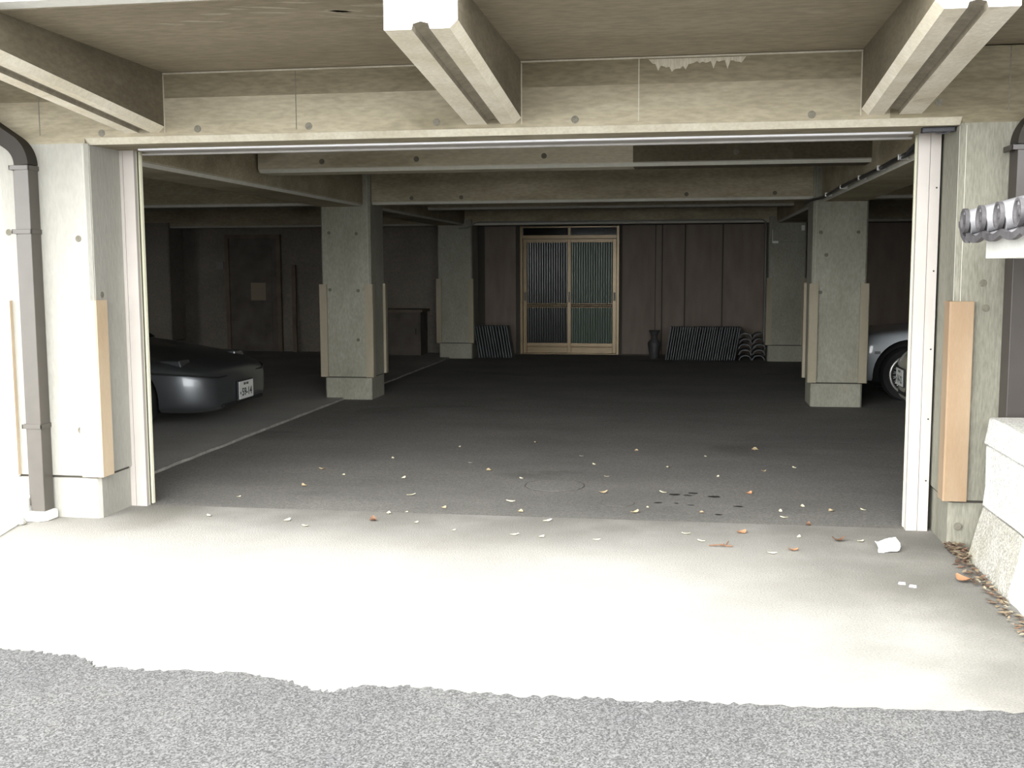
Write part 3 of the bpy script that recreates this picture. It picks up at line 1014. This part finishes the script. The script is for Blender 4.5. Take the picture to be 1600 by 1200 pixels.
# ------------------------------------------------------------------ things along the rear wall
def slab_tile():
    """Flat clay roof tile stood on edge: slightly curved slab with a raised border."""
    b = MB()
    n = 6
    vs, fs = [], []
    for s_ in (0, 1):
        for i in range(n + 1):
            y = 0.28 * i / n
            c = 0.018 * sin(pi * i / n)
            for z in (0.0, 0.52):
                vs.append((c + s_ * 0.019, y, z))
    o = 2 * (n + 1)
    for i in range(n):
        a = 2 * i
        fs += [(a, a + 1, a + 3, a + 2), (o + a, o + a + 1, o + a + 3, o + a + 2), (a, a + 2, o + a + 2, o + a), (a + 1, a + 3, o + a + 3, o + a + 1)]
    fs += [(0, 1, o + 1, o), (2 * n, 2 * n + 1, o + 2 * n + 1, o + 2 * n)]
    b.add(vs, fs)
    return b


LAB1 = 'flat grey roof tile standing in the long leaning row right of the sliding door'
first = None
for i in range(29):
    if first is None:
        first = o = slab_tile().build('roof_tile', M['tile'], bevel=0.003)
    else:
        o = first.copy()
        COL.objects.link(o)
    o.location = (-0.30 + i * 0.0375, 17.2 + random.uniform(-0.012, 0.012), 0.0)
    o.rotation_euler = (0, radians(9.5 + random.uniform(-0.7, 0.7)), 0)
    tag(o, LAB1, 'roof tile', 'roof tiles leaning right of the door')
LAB2 = 'flat grey roof tile standing in the short leaning row left of the sliding door'
for i in range(13):
    o = first.copy()
    COL.objects.link(o)
    o.location = (-3.27 + i * 0.044, 17.25 + random.uniform(-0.012, 0.012), 0.0)
    o.rotation_euler = (0, radians(-9.5 + random.uniform(-0.8, 0.8)), 0)
    tag(o, LAB2, 'roof tile', 'roof tiles leaning left of the door')
LAB3 = 'half-round grey ridge tile stacked hump up beside the rear column'
r0 = None
for cidx, xc in enumerate((0.925, 1.135)):
    for k in range(5):
        if r0 is None:
            pts = [(0.1 * cos(pi * i / 12), 0.085 * sin(pi * i / 12)) for i in range(13)]
            pts += [(0.082 * cos(pi * i / 12), 0.067 * sin(pi * i / 12)) for i in range(12, -1, -1)]
            b = MB()
            n = 13
            vs = [(p[0], 0.0, p[1]) for p in pts] + [(p[0], 0.3, p[1]) for p in pts]
            fs = []
            K = 26
            for i in range(K):
                j = (i + 1) % K
                fs.append((i, j, K + j, K + i))
            for i in range(n - 1):
                fs.append((i, i + 1, K - 2 - i, K - 1 - i))
                fs.append((K + i, K + i + 1, 2 * K - 2 - i, 2 * K - 1 - i))
            b.add(vs, fs)
            r0 = o = b.build('ridge_tile', M['tile'], smooth=45)
        else:
            o = r0.copy()
            COL.objects.link(o)
        o.location = (xc + random.uniform(-0.006, 0.006), 17.2 + random.uniform(-0.02, 0.02), k * 0.0855)
        tag(o, LAB3, 'roof tile', 'stacked half-round tiles')
b = MB()
b.lathe([(0.06, 0), (0.075, 0.02), (0.085, 0.12), (0.105, 0.24), (0.10, 0.265), (0.055, 0.31), (0.048, 0.36), (0.075, 0.42), (0.09, 0.44), (0.085, 0.452), (0.06, 0.452), (0.04, 0.42)], 24)
o = b.build('clay_urn', M['clay'], smooth=40, loc=(-0.47, 17.32, 0.0))
tag(o, 'dark clay urn with flared neck beside the leaning roof tiles', 'urn')
# dark cabinet behind the inner column
t = thing('low_cabinet', 'dark low wooden cabinet at the rear, left of the rear column', 'cabinet', (-4.9, 17.7, 0))
MB().box(-0.7, 0.62, -0.25, 0.25, 0, 0.72).build('carcass', M['darkwood'], t)
MB().box(-0.74, 0.66, -0.28, 0.27, 0.72, 0.765).build('cabinet_top', M['brownwood'], t)
for x0, x1 in ((-0.68, -0.05), (-0.03, 0.60)):
    dd = MB().box(x0, x1, -0.268, -0.25, 0.05, 0.69).build('cabinet_door', M['darkwood'], t, bevel=0.004)
    MB().box(x1 - 0.06, x1 - 0.04, -0.285, -0.268, 0.36, 0.46).build('handle', M['handle'], dd)
# dim door and papers on the far left of the rear wall
d2 = thing('door_2', 'dim brown panelled door in the rear wall behind the black car', 'door', (-7.35, 17.98, 0.02))
struct(d2)
b = MB()
b.box(-0.50, -0.43, -0.03, 0.04, 0, 2.0)
b.box(0.43, 0.50, -0.03, 0.04, 0, 2.0)
b.box(-0.43, 0.43, -0.03, 0.04, 1.94, 2.0)
b.build('door_frame', M['brownwood'], d2)
b = MB()
b.box(-0.43, 0.43, 0.0, 0.035, 0, 1.94)
for z0, z1 in ((0.15, 0.85), (0.95, 1.8)):
    b.box(-0.33, 0.33, -0.008, 0.0, z0, z1)
b.build('door_panel', M['darkwood'], d2, bevel=0.003)
tag(MB().box(-7.39, -7.12, 17.955, 17.962, 0.90, 1.20).build('paper_notice', M['sheet']), 'tan paper notice pinned on the dim rear door', 'notice')
tag(MB().box(-8.02, -7.89, 17.985, 18.015, 1.44, 1.56).build('wall_plaque', M['dim_plaque']), 'small pale plaque on the wall left of the dim rear door', 'plaque')
tag(MB().prism([(-6.62, 17.85), (-6.55, 17.85), (-6.55, 17.9), (-6.62, 17.9)], 'z', 0.016, 1.5, poly1=[(-6.66, 17.96), (-6.59, 17.96), (-6.59, 18.01), (-6.66, 18.01)]).build('timber_post', M['brownwood']),
    'brown timber post leaning on the wall right of the dim rear door', 'timber')

# conduits, cables, junction boxes
t = thing('black_conduit', 'black conduit clipped along the right lengthwise ceiling beam', 'conduit', (1.325, 6.5, 2.12))
b = MB()
pts = [(0.0, 0.0, 0.01), (0.0, 0.4, 0.004)] + [(-0.01 + 0.004 * sin(i), 0.4 + i * 0.6, 0.004 * cos(i * 1.3)) for i in range(1, 8)] + [(-0.05, 5.02, 0.0), (-0.07, 5.2, 0.0), (-0.06, 5.75, 0.0)]
b.tube(pts, 0.015, 10)
b.build('conduit_pipe', M['conduit'], t, smooth=45)
for y in (0.7, 1.45, 2.3, 3.3, 4.3):
    MB().box(-0.03, 0.035, y - 0.01, y + 0.01, -0.018, 0.019).build('saddle_clip', M['clip'], t, bevel=0.003)
tag(MB().tube([(1.27, 6.33, 2.14), (1.25, 6.40, 2.12), (1.235, 6.5, 2.09), (1.225, 6.55, 2.07)], 0.012, 8).build('cable_end', M['conduit'], smooth=45),
    'short black cable end beside the top of the right shutter rail', 'cable')
b = MB().tube([(-3.55, 17.07, 2.06), (-3.42, 17.07, 2.065), (-3.36, 17.08, 2.09), (-3.30, 17.12, 2.14), (-3.24, 17.14, 2.155), (1.05, 17.14, 2.155), (1.15, 17.14, 2.15), (1.19, 17.14, 2.12), (1.20, 17.14, 2.05), (1.20, 17.14, 0.3)], 0.012, 8)
tag(b.build('thin_conduit', M['pale_pipe'], smooth=45), 'thin grey conduit running along the dark beam above the sliding door', 'conduit')
t = thing('junction_box', 'small white junction box hanging on the rear column near the stacked tiles', 'junction box', (1.335, 17.085, 1.81))
MB().box(-0.045, 0.045, -0.03, 0.0, -0.017, 0.017).build('box', M['whitebox'], t, bevel=0.004)
MB().tube([(-0.04, -0.01, 0.0), (-0.042, -0.01, 0.19)], 0.004, 6).build('drop_wire', M['whitebox'], t)
MB().tube([(0.045, -0.01, 0.0), (0.42, -0.01, 0.004)], 0.004, 6).build('side_wire', M['pale_pipe'], t)
tag(MB().box(1.715, 1.765, 17.05, 17.085, 1.98, 2.06).build('socket_box', M['whitebox'], bevel=0.004), 'white socket box high on the rear column, close to the inner column edge', 'socket')


# ------------------------------------------------------------------ cars
def plate_text(txt, size, mat, parent, loc, rot, lines=True):
    cu = bpy.data.curves.new('digits', 'FONT')
    cu.body = txt
    cu.size = size
    cu.extrude = 0.001
    cu.offset = 0.0018
    cu.align_x = 'CENTER'
    cu.align_y = 'CENTER'
    tmp = bpy.data.objects.new('digits', cu)
    COL.objects.link(tmp)
    dg = bpy.context.evaluated_depsgraph_get()
    me = bpy.data.meshes.new_from_object(tmp.evaluated_get(dg))
    bpy.data.objects.remove(tmp)
    me.materials.clear()
    me.materials.append(mat)
    o = bpy.data.objects.new('plate_digits', me)
    COL.objects.link(o)
    o.parent = parent
    o.location = loc
    o.rotation_euler = rot
    return o


def car(label, nose, rz, L, Wd, st, wheel_r, rim_r, wheel_d, paint, green, text, plate_z, plate_y=0.0, wheel_z=None, arch_k=1.17):
    """st: stations (distance from the nose, half width, z bottom, z shoulder, z crown). Local +x is the nose direction."""
    t = thing('car', label, 'car', (nose[0], nose[1], 0), rz, 'parked cars')
    b = MB()
    n_ring = 0
    for d, hw, z0, zb, zc in st:
        half = [(0, z0), (0.8 * hw, z0), (0.955 * hw, z0 + 0.04 * (zb - z0) / 0.4), (0.99 * hw, z0 + 0.25 * (zb - z0)), (1.0 * hw, z0 + 0.6 * (zb - z0)),
                (0.985 * hw, zb - 0.15 * (zb - z0)), (0.93 * hw, zb), (0.6 * hw, zb + 0.72 * (zc - zb)), (0, zc)]
        ring = half + [(-y, z) for y, z in half[-2:0:-1]]
        n_ring = len(ring)
        b.v += [(-d, y, z) for y, z in ring]
    ns = len(st)
    fs = []
    for i in range(ns - 1):
        for j in range(n_ring):
            k = (j + 1) % n_ring
            fs.append((i * n_ring + j, i * n_ring + k, (i + 1) * n_ring + k, (i + 1) * n_ring + j))
    fs.append(tuple(range(n_ring)))
    fs.append(tuple((ns - 1) * n_ring + j for j in range(n_ring)))
    b.f = fs
    b.m = [0] * len(fs)
    body = b.build('body', [M[paint], M['arch']], t)
    sub = body.modifiers.new('s', 'SUBSURF')
    sub.levels = sub.render_levels = 3
    cut = MB()
    wz = wheel_z or wheel_r
    for d in wheel_d:
        for s_ in (1, -1):
            y0, y1 = (0.30, 1.2) if s_ > 0 else (-1.2, -0.30)
            cut.lathe([(wheel_r * arch_k, y0 + (Wd / 2 - 0.52) * (s_ > 0)), (wheel_r * arch_k, y1 - (Wd / 2 - 0.52) * (s_ < 0))], 40, (-d, 0, wz), 'y', 1)
    cu = cut.build('cut', [M[paint], M['arch']], t)
    bo = body.modifiers.new('b', 'BOOLEAN')
    bo.operation = 'DIFFERENCE'
    bo.object = cu
    bo.solver = 'EXACT'
    bpy.context.view_layer.update()
    dg = bpy.context.evaluated_depsgraph_get()
    me = bpy.data.meshes.new_from_object(body.evaluated_get(dg))
    body.modifiers.clear()
    old = body.data
    body.data = me
    bpy.data.meshes.remove(old)
    bpy.data.objects.remove(cu)
    for p in me.polygons:
        p.use_smooth = True
    me.set_sharp_from_angle(angle=radians(38))
    # greenhouse
    (dA, dB, dC, dD), zbelt, zroof, wb_, wr_ = green
    base = [(-dA, -wb_), (-dA, wb_), (-dD, wb_), (-dD, -wb_)]
    roof = [(-dB, -wr_), (-dB, wr_), (-dC, wr_), (-dC, -wr_)]
    MB().prism(base, 'z', zbelt - 0.06, zroof - 0.03, 0, roof).build('window_glass', M['glass'], t, bevel=0.03)
    MB().prism([(x * 1.0, y * 1.02) for x, y in roof], 'z', zroof - 0.05, zroof, 0, [(x + (0.1 if i < 2 else -0.1) * -1, y * 0.9) for i, (x, y) in enumerate(roof)]).build('roof', M[paint], t, bevel=0.02)
    # wheels
    for d in wheel_d:
        for s_ in (1, -1):
            yc = s_ * (Wd / 2 - 0.115)
            w = MB()
            R, r_ = wheel_r, rim_r
            w.lathe([(r_, -0.085), (R - 0.02, -0.095), (R, -0.06), (R, 0.06), (R - 0.02, 0.095), (r_, 0.085)], 40, (0, 0, 0), 'y')
            wh = w.build('wheel', M['tyre'], t, loc=(-d, yc, wz), smooth=40)
            q = MB()
            q.lathe([(r_ + 0.004, -0.07), (r_ + 0.004, 0.07)], 40, (0, 0, 0), 'y', 1)
            f_ = s_
            q.tube([((r_ - 0.008) * cos(2 * pi * i / 40), f_ * 0.086, (r_ - 0.008) * sin(2 * pi * i / 40)) for i in range(41)], 0.013, 8, 0, cap=False)
            q.lathe([(0.05, f_ * 0.06), (0.045, f_ * 0.095), (0.02, f_ * 0.10)], 20, (0, 0, 0), 'y', 0)
            for i in range(20):
                a = 2 * pi * i / 20
                for da in (-0.22, 0.22):
                    q.tube([(0.042 * cos(a), f_ * 0.088, 0.042 * sin(a)), ((r_ - 0.012) * cos(a + da), f_ * 0.08, (r_ - 0.012) * sin(a + da))], 0.0045, 5, 0)
            q.build('rim', [M['rim'], M['arch']], wh, smooth=40)
    # number plate with a dark holder
    pz = plate_z
    holder = MB().box(-0.004, 0.012, -0.175, 0.175, -0.092, 0.092).build('plate_holder', M['rubber'], t, loc=(0.008, plate_y, pz), bevel=0.006)
    pl_ = MB().box(0.012, 0.018, -0.165, 0.165, -0.0825, 0.0825).build('number_plate', M['plate'], t, loc=(0.008, plate_y, pz), bevel=0.004)
    plate_text(text, 0.10, M['ink'], pl_, (0.0186, 0.012, -0.022), (pi / 2, 0, pi / 2))
    mk = MB()
    for y0, y1 in ((-0.06, -0.045), (-0.04, -0.02), (0.0, 0.012), (0.018, 0.03), (0.036, 0.05)):
        mk.box(0.018, 0.0188, y0, y1, 0.045, 0.068)
    mk.box(0.018, 0.0184, -0.06, 0.05, 0.054, 0.058)
    mk.build('plate_heading', M['ink'], pl_)
    MB().box(0.018, 0.0188, -0.148, -0.128, -0.035, -0.012).build('plate_dot', M['ink'], pl_)
    return t, body


# black sports car, nose towards the aisle
BST = [(0.0, 0.50, 0.24, 0.42, 0.47), (0.03, 0.60, 0.185, 0.49, 0.535), (0.10, 0.69, 0.16, 0.54, 0.575), (0.22, 0.775, 0.15, 0.575, 0.615), (0.40, 0.825, 0.15, 0.61, 0.66),
       (0.75, 0.85, 0.16, 0.68, 0.72), (1.3, 0.86, 0.17, 0.76, 0.80), (2.0, 0.855, 0.17, 0.80, 0.84), (3.0, 0.86, 0.18, 0.82, 0.86), (3.7, 0.83, 0.22, 0.82, 0.86),
       (3.95, 0.76, 0.3, 0.78, 0.82), (4.05, 0.6, 0.38, 0.68, 0.72)]
ct, cb = car('black sports car with a pale number plate parked in the dark bay on the left', (-4.10, 9.72), 0.0, 4.05, 1.72, BST, 0.30, 0.20, (0.80, 3.2), 'black_paint',
             ((1.2, 1.85, 2.5, 3.3), 0.82, 1.2, 0.70, 0.52), '59-14', 0.318, 0.0)
MB().box(-0.03, 0.004, -0.46, 0.46, 0.195, 0.225).build('air_intake', M['arch'], ct, bevel=0.01)
for s_ in (1, -1):
    MB().prism([(-0.28, s_ * 0.50), (-0.28, s_ * 0.70), (-0.62, s_ * 0.72), (-0.62, s_ * 0.46)], 'z', 0.58, 0.638, 0, [(-0.30, s_ * 0.50), (-0.30, s_ * 0.69), (-0.6, s_ * 0.70), (-0.6, s_ * 0.46)]).build('headlamp_cover', M['black_paint'], ct, bevel=0.01)
    MB().box(-1.55, -1.42, min(s_ * 0.82, s_ * 0.98), max(s_ * 0.82, s_ * 0.98), 0.86, 0.97).build('mirror', M['black_paint'], ct, bevel=0.02)
seam = []
for d, hw, z in ((0.85, 0.853, 0.545), (0.55, 0.845, 0.54), (0.38, 0.822, 0.53), (0.24, 0.775, 0.52), (0.13, 0.70, 0.505), (0.06, 0.62, 0.49), (0.03, 0.50, 0.475)):
    seam.append((-d + 0.006, -hw, z))
seam = seam + [(-0.02, 0, 0.47)] + [(x, -y, z) for x, y, z in reversed(seam)]
MB().tube(seam, 0.009, 6).build('bumper_seam', M['arch'], ct, smooth=60)

# white car behind the inner right column: only its front wing and wheel show
WST = [(0.0, 0.58, 0.30, 0.50, 0.54), (0.05, 0.68, 0.22, 0.62, 0.66), (0.16, 0.77, 0.18, 0.675, 0.70), (0.40, 0.83, 0.17, 0.72, 0.735), (0.8, 0.845, 0.17, 0.75, 0.765), (1.4, 0.85, 0.17, 0.80, 0.84),
       (2.2, 0.85, 0.17, 0.86, 0.90), (3.3, 0.85, 0.18, 0.88, 0.92), (4.0, 0.83, 0.22, 0.88, 0.93), (4.35, 0.76, 0.3, 0.82, 0.87), (4.45, 0.6, 0.4, 0.7, 0.75)]
ct, cb = car('white car with many-spoked silver wheels parked behind the cream car', (1.62, 13.07), pi, 4.45, 1.70, WST, 0.30, 0.212, (0.785, 3.5), 'white_paint',
             ((1.35, 2.1, 3.2, 4.0), 0.90, 1.38, 0.74, 0.56), '27-05', 0.40, 0.0, 0.275, 1.28)
for s_ in (1, -1):
    MB().box(-0.10, -0.02, min(s_ * 0.36, s_ * 0.66), max(s_ * 0.36, s_ * 0.66), 0.52, 0.62).build('headlamp', M['lens'], ct, bevel=0.015)
    k = MB()
    k.box(-0.47, -0.41, s_ * 0.832 - 0.004, s_ * 0.832 + 0.004, 0.50, 0.53)
    k.build('side_marker', M['lens'], ct)
MB().box(-0.05, 0.004, -0.42, 0.42, 0.50, 0.58).build('grille', M['arch'], ct, bevel=0.01)

# cream car nearer the opening: nose corner with plate
CST = [(0.0, 0.20, 0.20, 0.46, 0.49), (0.02, 0.30, 0.15, 0.51, 0.54), (0.06, 0.43, 0.12, 0.55, 0.58), (0.13, 0.56, 0.12, 0.59, 0.625), (0.25, 0.66, 0.12, 0.64, 0.69), (0.5, 0.72, 0.13, 0.72, 0.79), (1.0, 0.74, 0.15, 0.84, 0.90),
       (1.8, 0.74, 0.15, 0.88, 0.93), (2.6, 0.74, 0.16, 0.90, 0.94), (3.1, 0.73, 0.2, 0.88, 0.93), (3.3, 0.68, 0.28, 0.80, 0.86), (3.36, 0.55, 0.36, 0.68, 0.74)]


def nose_strip(st, y_max, off, depth):
    """Plan outline hugging the rounded nose: outer edge OFF outside the body, DEPTH thick."""
    ys = [y_max * (i / 12 - 1) for i in range(25)]

    def d_at(y):
        y = abs(y) / 0.97
        if y <= st[0][1]:
            return 0.0
        for p, q in zip(st, st[1:]):
            if y <= q[1]:
                return p[0] + (q[0] - p[0]) * (y - p[1]) / (q[1] - p[1])
        return st[5][0]
    return [(-d_at(y) + off, y) for y in ys] + [(-d_at(y) + off - depth, y) for y in reversed(ys)]


ct, cb = car('cream car half hidden by the right shutter rail, its number plate showing', (2.105, 11.1), pi, 3.36, 1.48, CST, 0.27, 0.18, (0.72, 2.75), 'cream_paint',
             ((0.75, 1.25, 2.7, 3.2), 0.90, 1.45, 0.66, 0.54), '14-12', 0.365, 0.0)
MB().prism(nose_strip(CST, 0.52, -0.004, 0.06), 'z', 0.19, 0.33).build('grille', M['arch'], ct)
for s_ in (1, -1):
    MB().lathe([(0.05, -0.08), (0.05, 0.0), (0.035, 0.012), (0.01, 0.016)], 20, (-0.045, s_ * 0.37, 0.475), 'x').build('headlamp', M['lens'], ct, smooth=40)


# ------------------------------------------------------------------ things on the ground
def ring_patch(name, label, cx, cy, r, mat):
    b = MB()
    n = 40
    rr = [r * (1 + random.uniform(-0.025, 0.025)) for _ in range(n)]
    out = [(cx + rr[i] * cos(2 * pi * i / n), cy + rr[i] * 1.0 * sin(2 * pi * i / n)) for i in range(n)]
    inn = [(cx + rr[i] * 0.955 * cos(2 * pi * i / n), cy + rr[i] * 0.955 * sin(2 * pi * i / n)) for i in range(n)]
    b.prism(inn, 'z', -0.006, -0.001, 0)
    vs = [(x, y, -0.0025) for x, y in out] + [(x, y, -0.0025) for x, y in inn]
    b.add(vs, [(i, (i + 1) % n, n + (i + 1) % n, n + i) for i in range(n)], 1)
    return tag(b.build(name, [mat, M['gap']]), label, 'floor patch')


ring_patch('manhole_cover', 'round cracked patch flush with the asphalt in the middle of the driveway', -0.845, 7.15, 0.205, M['floor'])
ring_patch('floor_patch', 'smaller round patch in the asphalt beside the cracked one', -0.395, 6.66, 0.105, M['floor'])

for i, (x, y, r) in enumerate([(-0.047, 6.962, 0.028), (0.03, 6.95, 0.02), (0.065, 7.02, 0.022), (0.20, 6.93, 0.03), (0.34, 6.66, 0.022), (-0.04, 6.70, 0.012), (-0.15, 6.70, 0.018), (0.05, 6.66, 0.014), (0.21, 6.42, 0.016)]):
    n = 14
    pts = []
    for k in range(n):
        q = r * random.uniform(0.75, 1.2)
        pts.append((x + 1.35 * q * cos(2 * pi * k / n), y + q * sin(2 * pi * k / n)))
    b = MB().prism(pts, 'z', -0.004, -0.0028)
    tag(b.build('oil_spot', M['oil']), 'dark oil spot on the asphalt to the right of the round patches', 'oil spot', 'oil spots on the asphalt')


def leaf_mesh(L=0.06, w=0.022, curl=0.012):
    b = MB()
    n = 6
    for i in range(n + 1):
        u = i / n
        ww = w * sin(pi * min(0.97, max(0.04, u))) ** 0.8
        z = curl * (2 * u - 1) ** 2 + 0.002
        b.v += [((u - 0.5) * L, -ww, z + 0.004), ((u - 0.5) * L, 0, z), ((u - 0.5) * L, ww, z + 0.004)]
    for i in range(n):
        for j in range(2):
            a = i * 3 + j
            b.f.append((a, a + 1, a + 4, a + 3))
            b.m.append(0)
    b.v += [(-0.5 * L, -0.0012, curl + 0.002), (-0.5 * L, 0.0012, curl + 0.002), (-0.68 * L, 0.0, curl + 0.006)]
    k = len(b.v)
    b.f.append((k - 3, k - 2, k - 1))
    b.m.append(0)
    return b


protos = [leaf_mesh().build('leaf', LEAF[0], smooth=50), leaf_mesh(0.055, 0.013, 0.006).build('leaf', LEAF[1], smooth=50), leaf_mesh(0.05, 0.018, 0.016).build('leaf', LEAF[2], smooth=50),
          leaf_mesh(0.075, 0.028, 0.015).build('leaf', LEAF[3], smooth=50)]
used = [False] * 4


def leaf(kind, x, y, label, group, sc=1.0, z=None, rz=None):
    if not used[kind]:
        o = protos[kind]
        used[kind] = True
    else:
        o = protos[kind].copy()
        COL.objects.link(o)
    o.location = (x, y, (0.0 if y < 6.2 else -0.004) + 0.0005 if z is None else z)
    o.rotation_euler = (random.uniform(-0.12, 0.12), random.uniform(-0.12, 0.12), random.uniform(0, 6.28) if rz is None else rz)
    o.scale = (sc,) * 3
    return tag(o, label, 'leaf', group)


leaf(3, 0.318, 5.97, 'curled orange leaf on the apron in front of the oil spots', None, 0.9)
leaf(2, 0.817, 5.857, 'dark shrivelled leaf on the apron left of the white paper', None, 1.4, rz=0.2)
leaf(2, 0.70, 6.2, 'reddish brown leaf on the seam between apron and asphalt', None, 0.9, z=0.001)
leaf(2, -1.758, 5.968, 'dark curled leaf lying alone on the left half of the apron', None, 1.2)
leaf(3, 0.42, 7.05, 'orange leaf on the asphalt right of the oil spots', None, 0.7)
leaf(0, 0.56, 8.75, 'yellowish leaf far back on the asphalt near the inner column', None, 1.3)
leaf(3, 0.56, 5.63, 'tan leaf on the apron near the twig', None, 0.8, rz=0.3)
TAN, STRAW = 'small tan dry leaf scattered over the dark asphalt', 'pale straw-coloured leaf fragment scattered over the dark asphalt'
APR = 'small pale dry leaf scattered on the light apron near the seam'
spots = [(-1.445, 6.369), (-1.622, 6.221), (-2.77, 6.5), (-2.6, 7.5), (-2.35, 7.3), (-1.9, 7.25), (-2.5, 6.9), (-1.7, 6.7), (-1.05, 6.6), (-0.98, 6.33),
         (-0.62, 7.95), (-1.55, 7.9), (-1.35, 7.6), (-1.12, 7.35), (-0.55, 7.5), (-0.5, 6.95), (-0.1, 7.0), (-0.2, 6.55), (0.1, 6.45), (0.55, 6.55), (0.72, 6.7),
         (0.88, 6.6), (1.05, 6.65), (0.25, 7.6), (0.55, 7.85), (-0.1, 7.9), (-0.75, 8.3), (-0.35, 8.6), (0.15, 8.4), (-1.8, 8.6), (-1.2, 8.9), (0.8, 8.0), (-2.2, 8.0), (-0.3, 6.4), (0.6, 6.38)]
for i, (x, y) in enumerate(spots):
    k = 1 if i % 3 else 0
    leaf(k, x + random.uniform(-0.03, 0.03), y, STRAW if k else TAN, 'straw leaf fragments' if k else 'tan leaves', random.uniform(0.55, 1.05))
for x, y in ((-1.718, 6.156), (-0.764, 6.092), (0.619, 5.913), (-1.5, 5.95), (-1.25, 5.8), (-0.9, 5.75), (-0.45, 5.7), (-0.75, 5.72), (0.02, 5.9), (0.1, 5.75), (-2.25, 5.9), (-2.1, 5.78), (-2.75, 5.95), (0.45, 5.55), (0.93, 5.86)):
    leaf(1, x, y, APR, 'pale leaves on the apron', random.uniform(0.7, 1.1))
# twig
b = MB().tube([(0.14, 5.655, 0.006), (0.19, 5.65, 0.012), (0.225, 5.66, 0.006), (0.26, 5.65, 0.008)], 0.004, 6)
b.tube([(0.19, 5.65, 0.012), (0.215, 5.63, 0.022)], 0.003, 6)
b.tube([(0.225, 5.66, 0.008), (0.24, 5.70, 0.02)], 0.003, 6)
tag(b.build('twig', LEAF[2]), 'small forked brown twig on the apron', 'twig')
# crumpled paper
b = MB()
rnd = random.Random(3)
nx, ny = 5, 4
for j in range(ny + 1):
    for i in range(nx + 1):
        u, v = i / nx - 0.5, j / ny - 0.5
        b.v.append((u * 0.11 + rnd.uniform(-0.008, 0.008), v * 0.11 + 0.03 * u + rnd.uniform(-0.006, 0.006), 0.003 + 0.048 * (v + 0.5) * (0.75 + 0.5 * u) + rnd.uniform(0, 0.012)))
for j in range(ny):
    for i in range(nx):
        a = j * (nx + 1) + i
        b.f.append((a, a + 1, a + nx + 2, a + nx + 1))
        b.m.append(0)
o = b.build('paper_scrap', M['paper'], loc=(1.04, 5.70, 0.0))
sol = o.modifiers.new('s', 'SOLIDIFY')
sol.thickness = 0.0012
tag(o, 'crumpled scrap of white paper on the apron before the right shutter rail', 'paper')
for i, (x, y) in enumerate(((1.02, 5.05), (0.98, 5.09))):
    b = MB().prism([(x, y), (x + 0.03, y - 0.008), (x + 0.035, y + 0.02), (x + 0.008, y + 0.026)], 'z', 0.0, 0.004)
    tag(b.build('paper_fleck', M['paper']), 'tiny white paper fleck on the apron near the granite wall', 'paper', 'white paper flecks')
leaf(3, 1.285, 5.17, 'orange and white leaf against the foot of the granite wall', None, 1.2, rz=2.2, z=0.006)
# litter along the wall foot: uncountable
b = MB()
rnd = random.Random(11)
for i in range(420):
    if i < 230:
        yy = rnd.uniform(5.52, 5.80)
        xx = rnd.uniform(1.335 + (5.8 - yy) * 0.05, 1.42)
    else:
        yy = 5.55 - 1.25 * rnd.random()
        xx = 1.40 - 0.07 * rnd.random() ** 1.5 - 0.015
    s_, a = rnd.uniform(0.010, 0.026), rnd.uniform(0, 6.28)
    z = 0.002 + rnd.random() * (0.03 if i < 230 else 0.012)
    dx, dy = cos(a) * s_, sin(a) * s_
    tz = rnd.uniform(-0.008, 0.012)
    b.add([(xx - dx, yy - dy, z), (xx + dy * 0.5, yy - dx * 0.5, z + 0.004), (xx + dx, yy + dy, z + abs(tz)), (xx - dy * 0.5, yy + dx * 0.5, z + 0.003)], [(0, 1, 2, 3)], rnd.choice((0, 0, 1, 2, 2, 3)))
o = b.build('leaf_litter', [plain('litter_tan', (0.24, 0.18, 0.115), 0.8), plain('litter_straw', (0.30, 0.265, 0.19), 0.8), plain('litter_brown', (0.085, 0.055, 0.038), 0.8), plain('litter_rust', (0.20, 0.105, 0.065), 0.8)])
tag(o, 'drift of brown leaf litter along the foot of the granite wall', 'leaf litter', kind='stuff')
